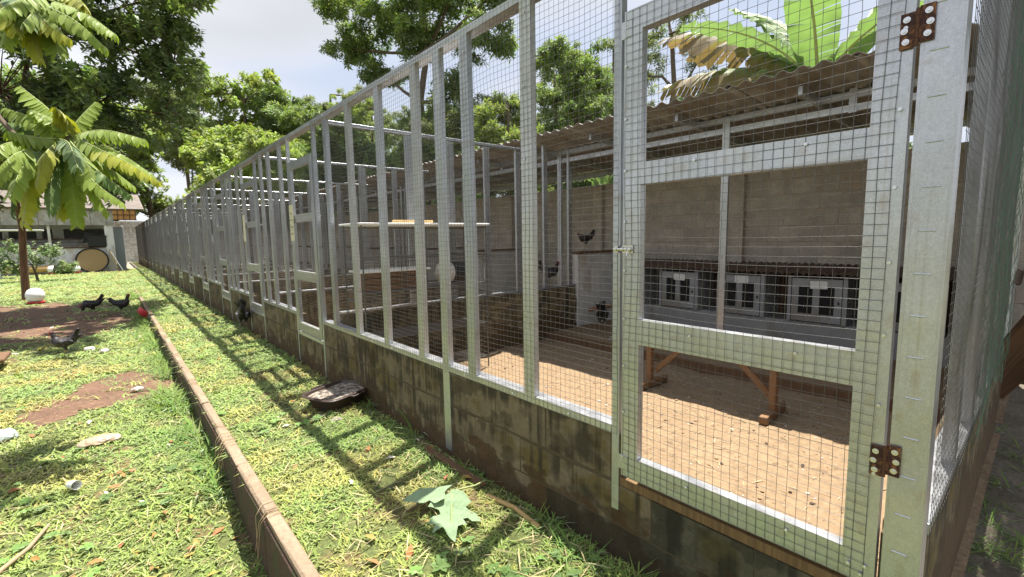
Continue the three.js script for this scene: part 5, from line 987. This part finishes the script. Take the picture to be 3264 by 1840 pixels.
// sticks, scraps and stones
solo('bamboo_stick', 'weathered bamboo stick lying at the foot of the block wall', 'stick', tube([[-.13, .02, -1.95], [-.1, .025, -1.75], [-.115, .02, -1.55]], .014, 8, .012), M.woodPale);
solo('plank_piece', 'rotting plank strip lying in the shade below the wall', 'plank', uvm(cham(.05, .02, .7, .006, () => .004)).translate(-.08, .02, -2.4), M.woodOld);
solo('dry_branch', 'grey dry branch lying on the lawn near the lower left corner', 'branch', tube([[-2.2, lawnY(-2.2, -3.2) + .03, -3.2], [-2.06, lawnY(-2.06, -3.42) + .035, -3.42], [-2.0, lawnY(-2, -3.65) + .03, -3.65]], .013, 7, .008), M.woodGrey);
{
  const bag = (label, x, z, sx, sz, col, seed, hgt = .06) => { const g = new THREE.IcosahedronGeometry(1, 4), p = g.attributes.position; for (let i = 0; i < p.count; i++) { const X = p.getX(i), Y = p.getY(i), Z = p.getZ(i), k = .72 + .55 * nz(X * 2.3 + seed, Z * 2.3 + Y * 2, 3); p.setXYZ(i, X * k * sx, Math.max(-.2, Y) * k * hgt, Z * k * sz); } g.computeVertexNormals(); return solo('plastic_scrap', label, 'scrap', g, std({ color: col, roughness: .35 }), [x, lawnY(x, z) + .03, z]); };
  bag('crumpled pinkish clear plastic bag lying on the lawn', -1.79, -4.85, .12, .07, lin(.4, .29, .2), 3, .04);
  bag('grey plastic sheet in the shade at the left edge', -2.42, -5.5, .12, .09, lin(.36, .41, .39), 9, .07);
  bag('pale scrap beside the walking hen, nearer of two', -1.78, -9.0, .06, .045, lin(.42, .4, .36), 18, .04); bag('pale scrap beside the walking hen, farther of two', -1.95, -9.3, .065, .05, lin(.42, .4, .36), 22, .045);
  bag('flat pale leaf scrap on the earth patch', -1.5, -6.35, .06, .035, lin(.45, .4, .35), 31, .03);
  solo('paper_cup', 'small white paper cup tipped over on the lawn', 'cup', lathe([[0, 0], [.022, 0], [.03, .08], [.028, .08], [.02, .004], [0, .004]], 14).rotateX(1.45).rotateY(.5), M.paper, [-1.93, lawnY(-1.93, -4.1) + .04, -4.1]);
  solo('red_bowl', 'red plastic bowl leaning on the kerb side', 'bowl', lathe([[0, 0], [.09, 0], [.14, .1], [.146, .1], [.1, -.008], [0, -.008]], 20).rotateZ(-.9).scale(1, 1, 1), M.red, [-1.21, lawnY(-1.2, -12.2) + .13, -12.2]);
  solo('wooden_board', 'weathered wooden board lying at the left edge of the lawn', 'board', uvm(cham(.5, .05, .6, .008, () => .006)), M.woodOld, [-2.98, lawnY(-2.9, -8.9) + .14, -8.9]);
  solo('prop_block', 'concrete block under the wooden board at left', 'block', uvm(cham(.3, .12, .3, .01)), M.conc, [-3.0, lawnY(-3, -8.9) + .05, -8.9]);
}
// thin dead runners hanging over the kerb
{ const R = rng(64), W = new Wires(); for (let i = 0; i < 9; i++) { const z = -2.35 - R() * 1.6, x = -1.05, L = .1 + .22 * R(), dz = (R() - .5) * .15; W.line([[x + .03, .04, z], [x - .05, .045, z + dz * .3], [x - .085, .0, z + dz * .5], [x - .08 - .03 * R(), -L, z + dz]], .0022, 4, false, .001); } solo('dry_runners', 'dry grass runners hanging over the kerb edge', 'runners', W.geo(), M.bamboo); }
// ---------------------------------------------------------------- things beside the path at far right
{
  const pl = thing('leaning_planks', 'dark weathered planks leaning by the shed corner at the right edge', 'planks', [3.05, -.1, -.12]); const R = rng(12);
  for (let i = 0; i < 6; i++) { const q = part('plank', uvm(cham(.03, 1.5 + R(), .14, .004), R(), R()), M.woodOld, pl); q.position.set(.1 + i * .13, .55 + .2 * R(), .05 * R() + .02 * i); q.rotation.set(.35 + .25 * R(), R() * .4, .5 - .35 * R()); }
  part('crossbar', uvm(cham(1.6, .09, .09, .006)).translate(.4, 1.0, .1), M.woodOld, pl);
  tree('path_tree', 'rough brown trunk and dark crown beyond the path at the right edge', [5.6, -.1, .75], [[0, -.2, 0], [.02, 1.2, 0], [.1, 2.4, -.1], [0, 3.6, 0]], .2, [[-.4, 4.3, 0, 1.4, .9, 1.2, 70], [-1.6, 4.6, .3, 1.3, .8, 1.1, 60], [-2.9, 4.7, .4, 1.2, .8, 1.0, 50], [.8, 4.6, .4, 1.3, .8, 1.2, 50], [-.8, 4.5, 1.6, 1.4, .8, 1.3, 50], [-2.4, 4.5, 1.6, 1.2, .7, 1.0, 40]], { kind: 'broad', size: .2, mat: M.leafDark, clump: .35, per: 12, seed: 66, tint: .4 });
}
// droppings, pebbles, straw and feathers on the pen floor
{
  const R = rng(333), fl = (x, z) => .06 * (nz(x * 2.2, z * 2.2, 4) - .5) + .016 * (nz(x * 12, z * 12, 2) - .5), g = stone(1, .55, .8, 2), L = [], C = [], SL = [], SC = [], straw = leafGeo(.07, .008, .004, 2);
  for (let i = 0; i < 1100; i++) { const x = .12 + R() * 2.8, z = -.25 - Math.pow(R(), 1.3) * 4.2, s = .003 + .011 * Math.pow(R(), 4); _e.set(0, R() * 6.28, 0); _q.setFromEuler(_e); _v.set(x, fl(x, z) + s * .3, z); _s.setScalar(s); L.push(new THREE.Matrix4().compose(_v, _q, _s)); const k = R(), v = .7 + .6 * R(); C.push(k < .3 ? new THREE.Color().setRGB(.5 * v, .46 * v, .4 * v) : k < .6 ? new THREE.Color().setRGB(.09 * v, .06 * v, .04 * v) : new THREE.Color().setRGB(.3 * v, .2 * v, .12 * v)); }
  for (let i = 0; i < 700; i++) { const x = .12 + R() * 2.8, z = -.25 - R() * 4.2; _e.set((R() - .5) * .3, R() * 6.28, (R() - .5) * .4); _q.setFromEuler(_e); _v.set(x, fl(x, z) + .006, z); _s.setScalar(.4 + .9 * R()); SL.push(new THREE.Matrix4().compose(_v, _q, _s)); const v = .5 + .7 * R(); SC.push(new THREE.Color().setRGB(.42 * v, .33 * v, .2 * v)); }
  inst('floor_pebbles', g, std({ roughness: 1 }), L, null, C); inst('floor_straw', straw, std({ roughness: .9, side: THREE.DoubleSide }), SL, null, SC);
}
renderer.render(scene, camera);
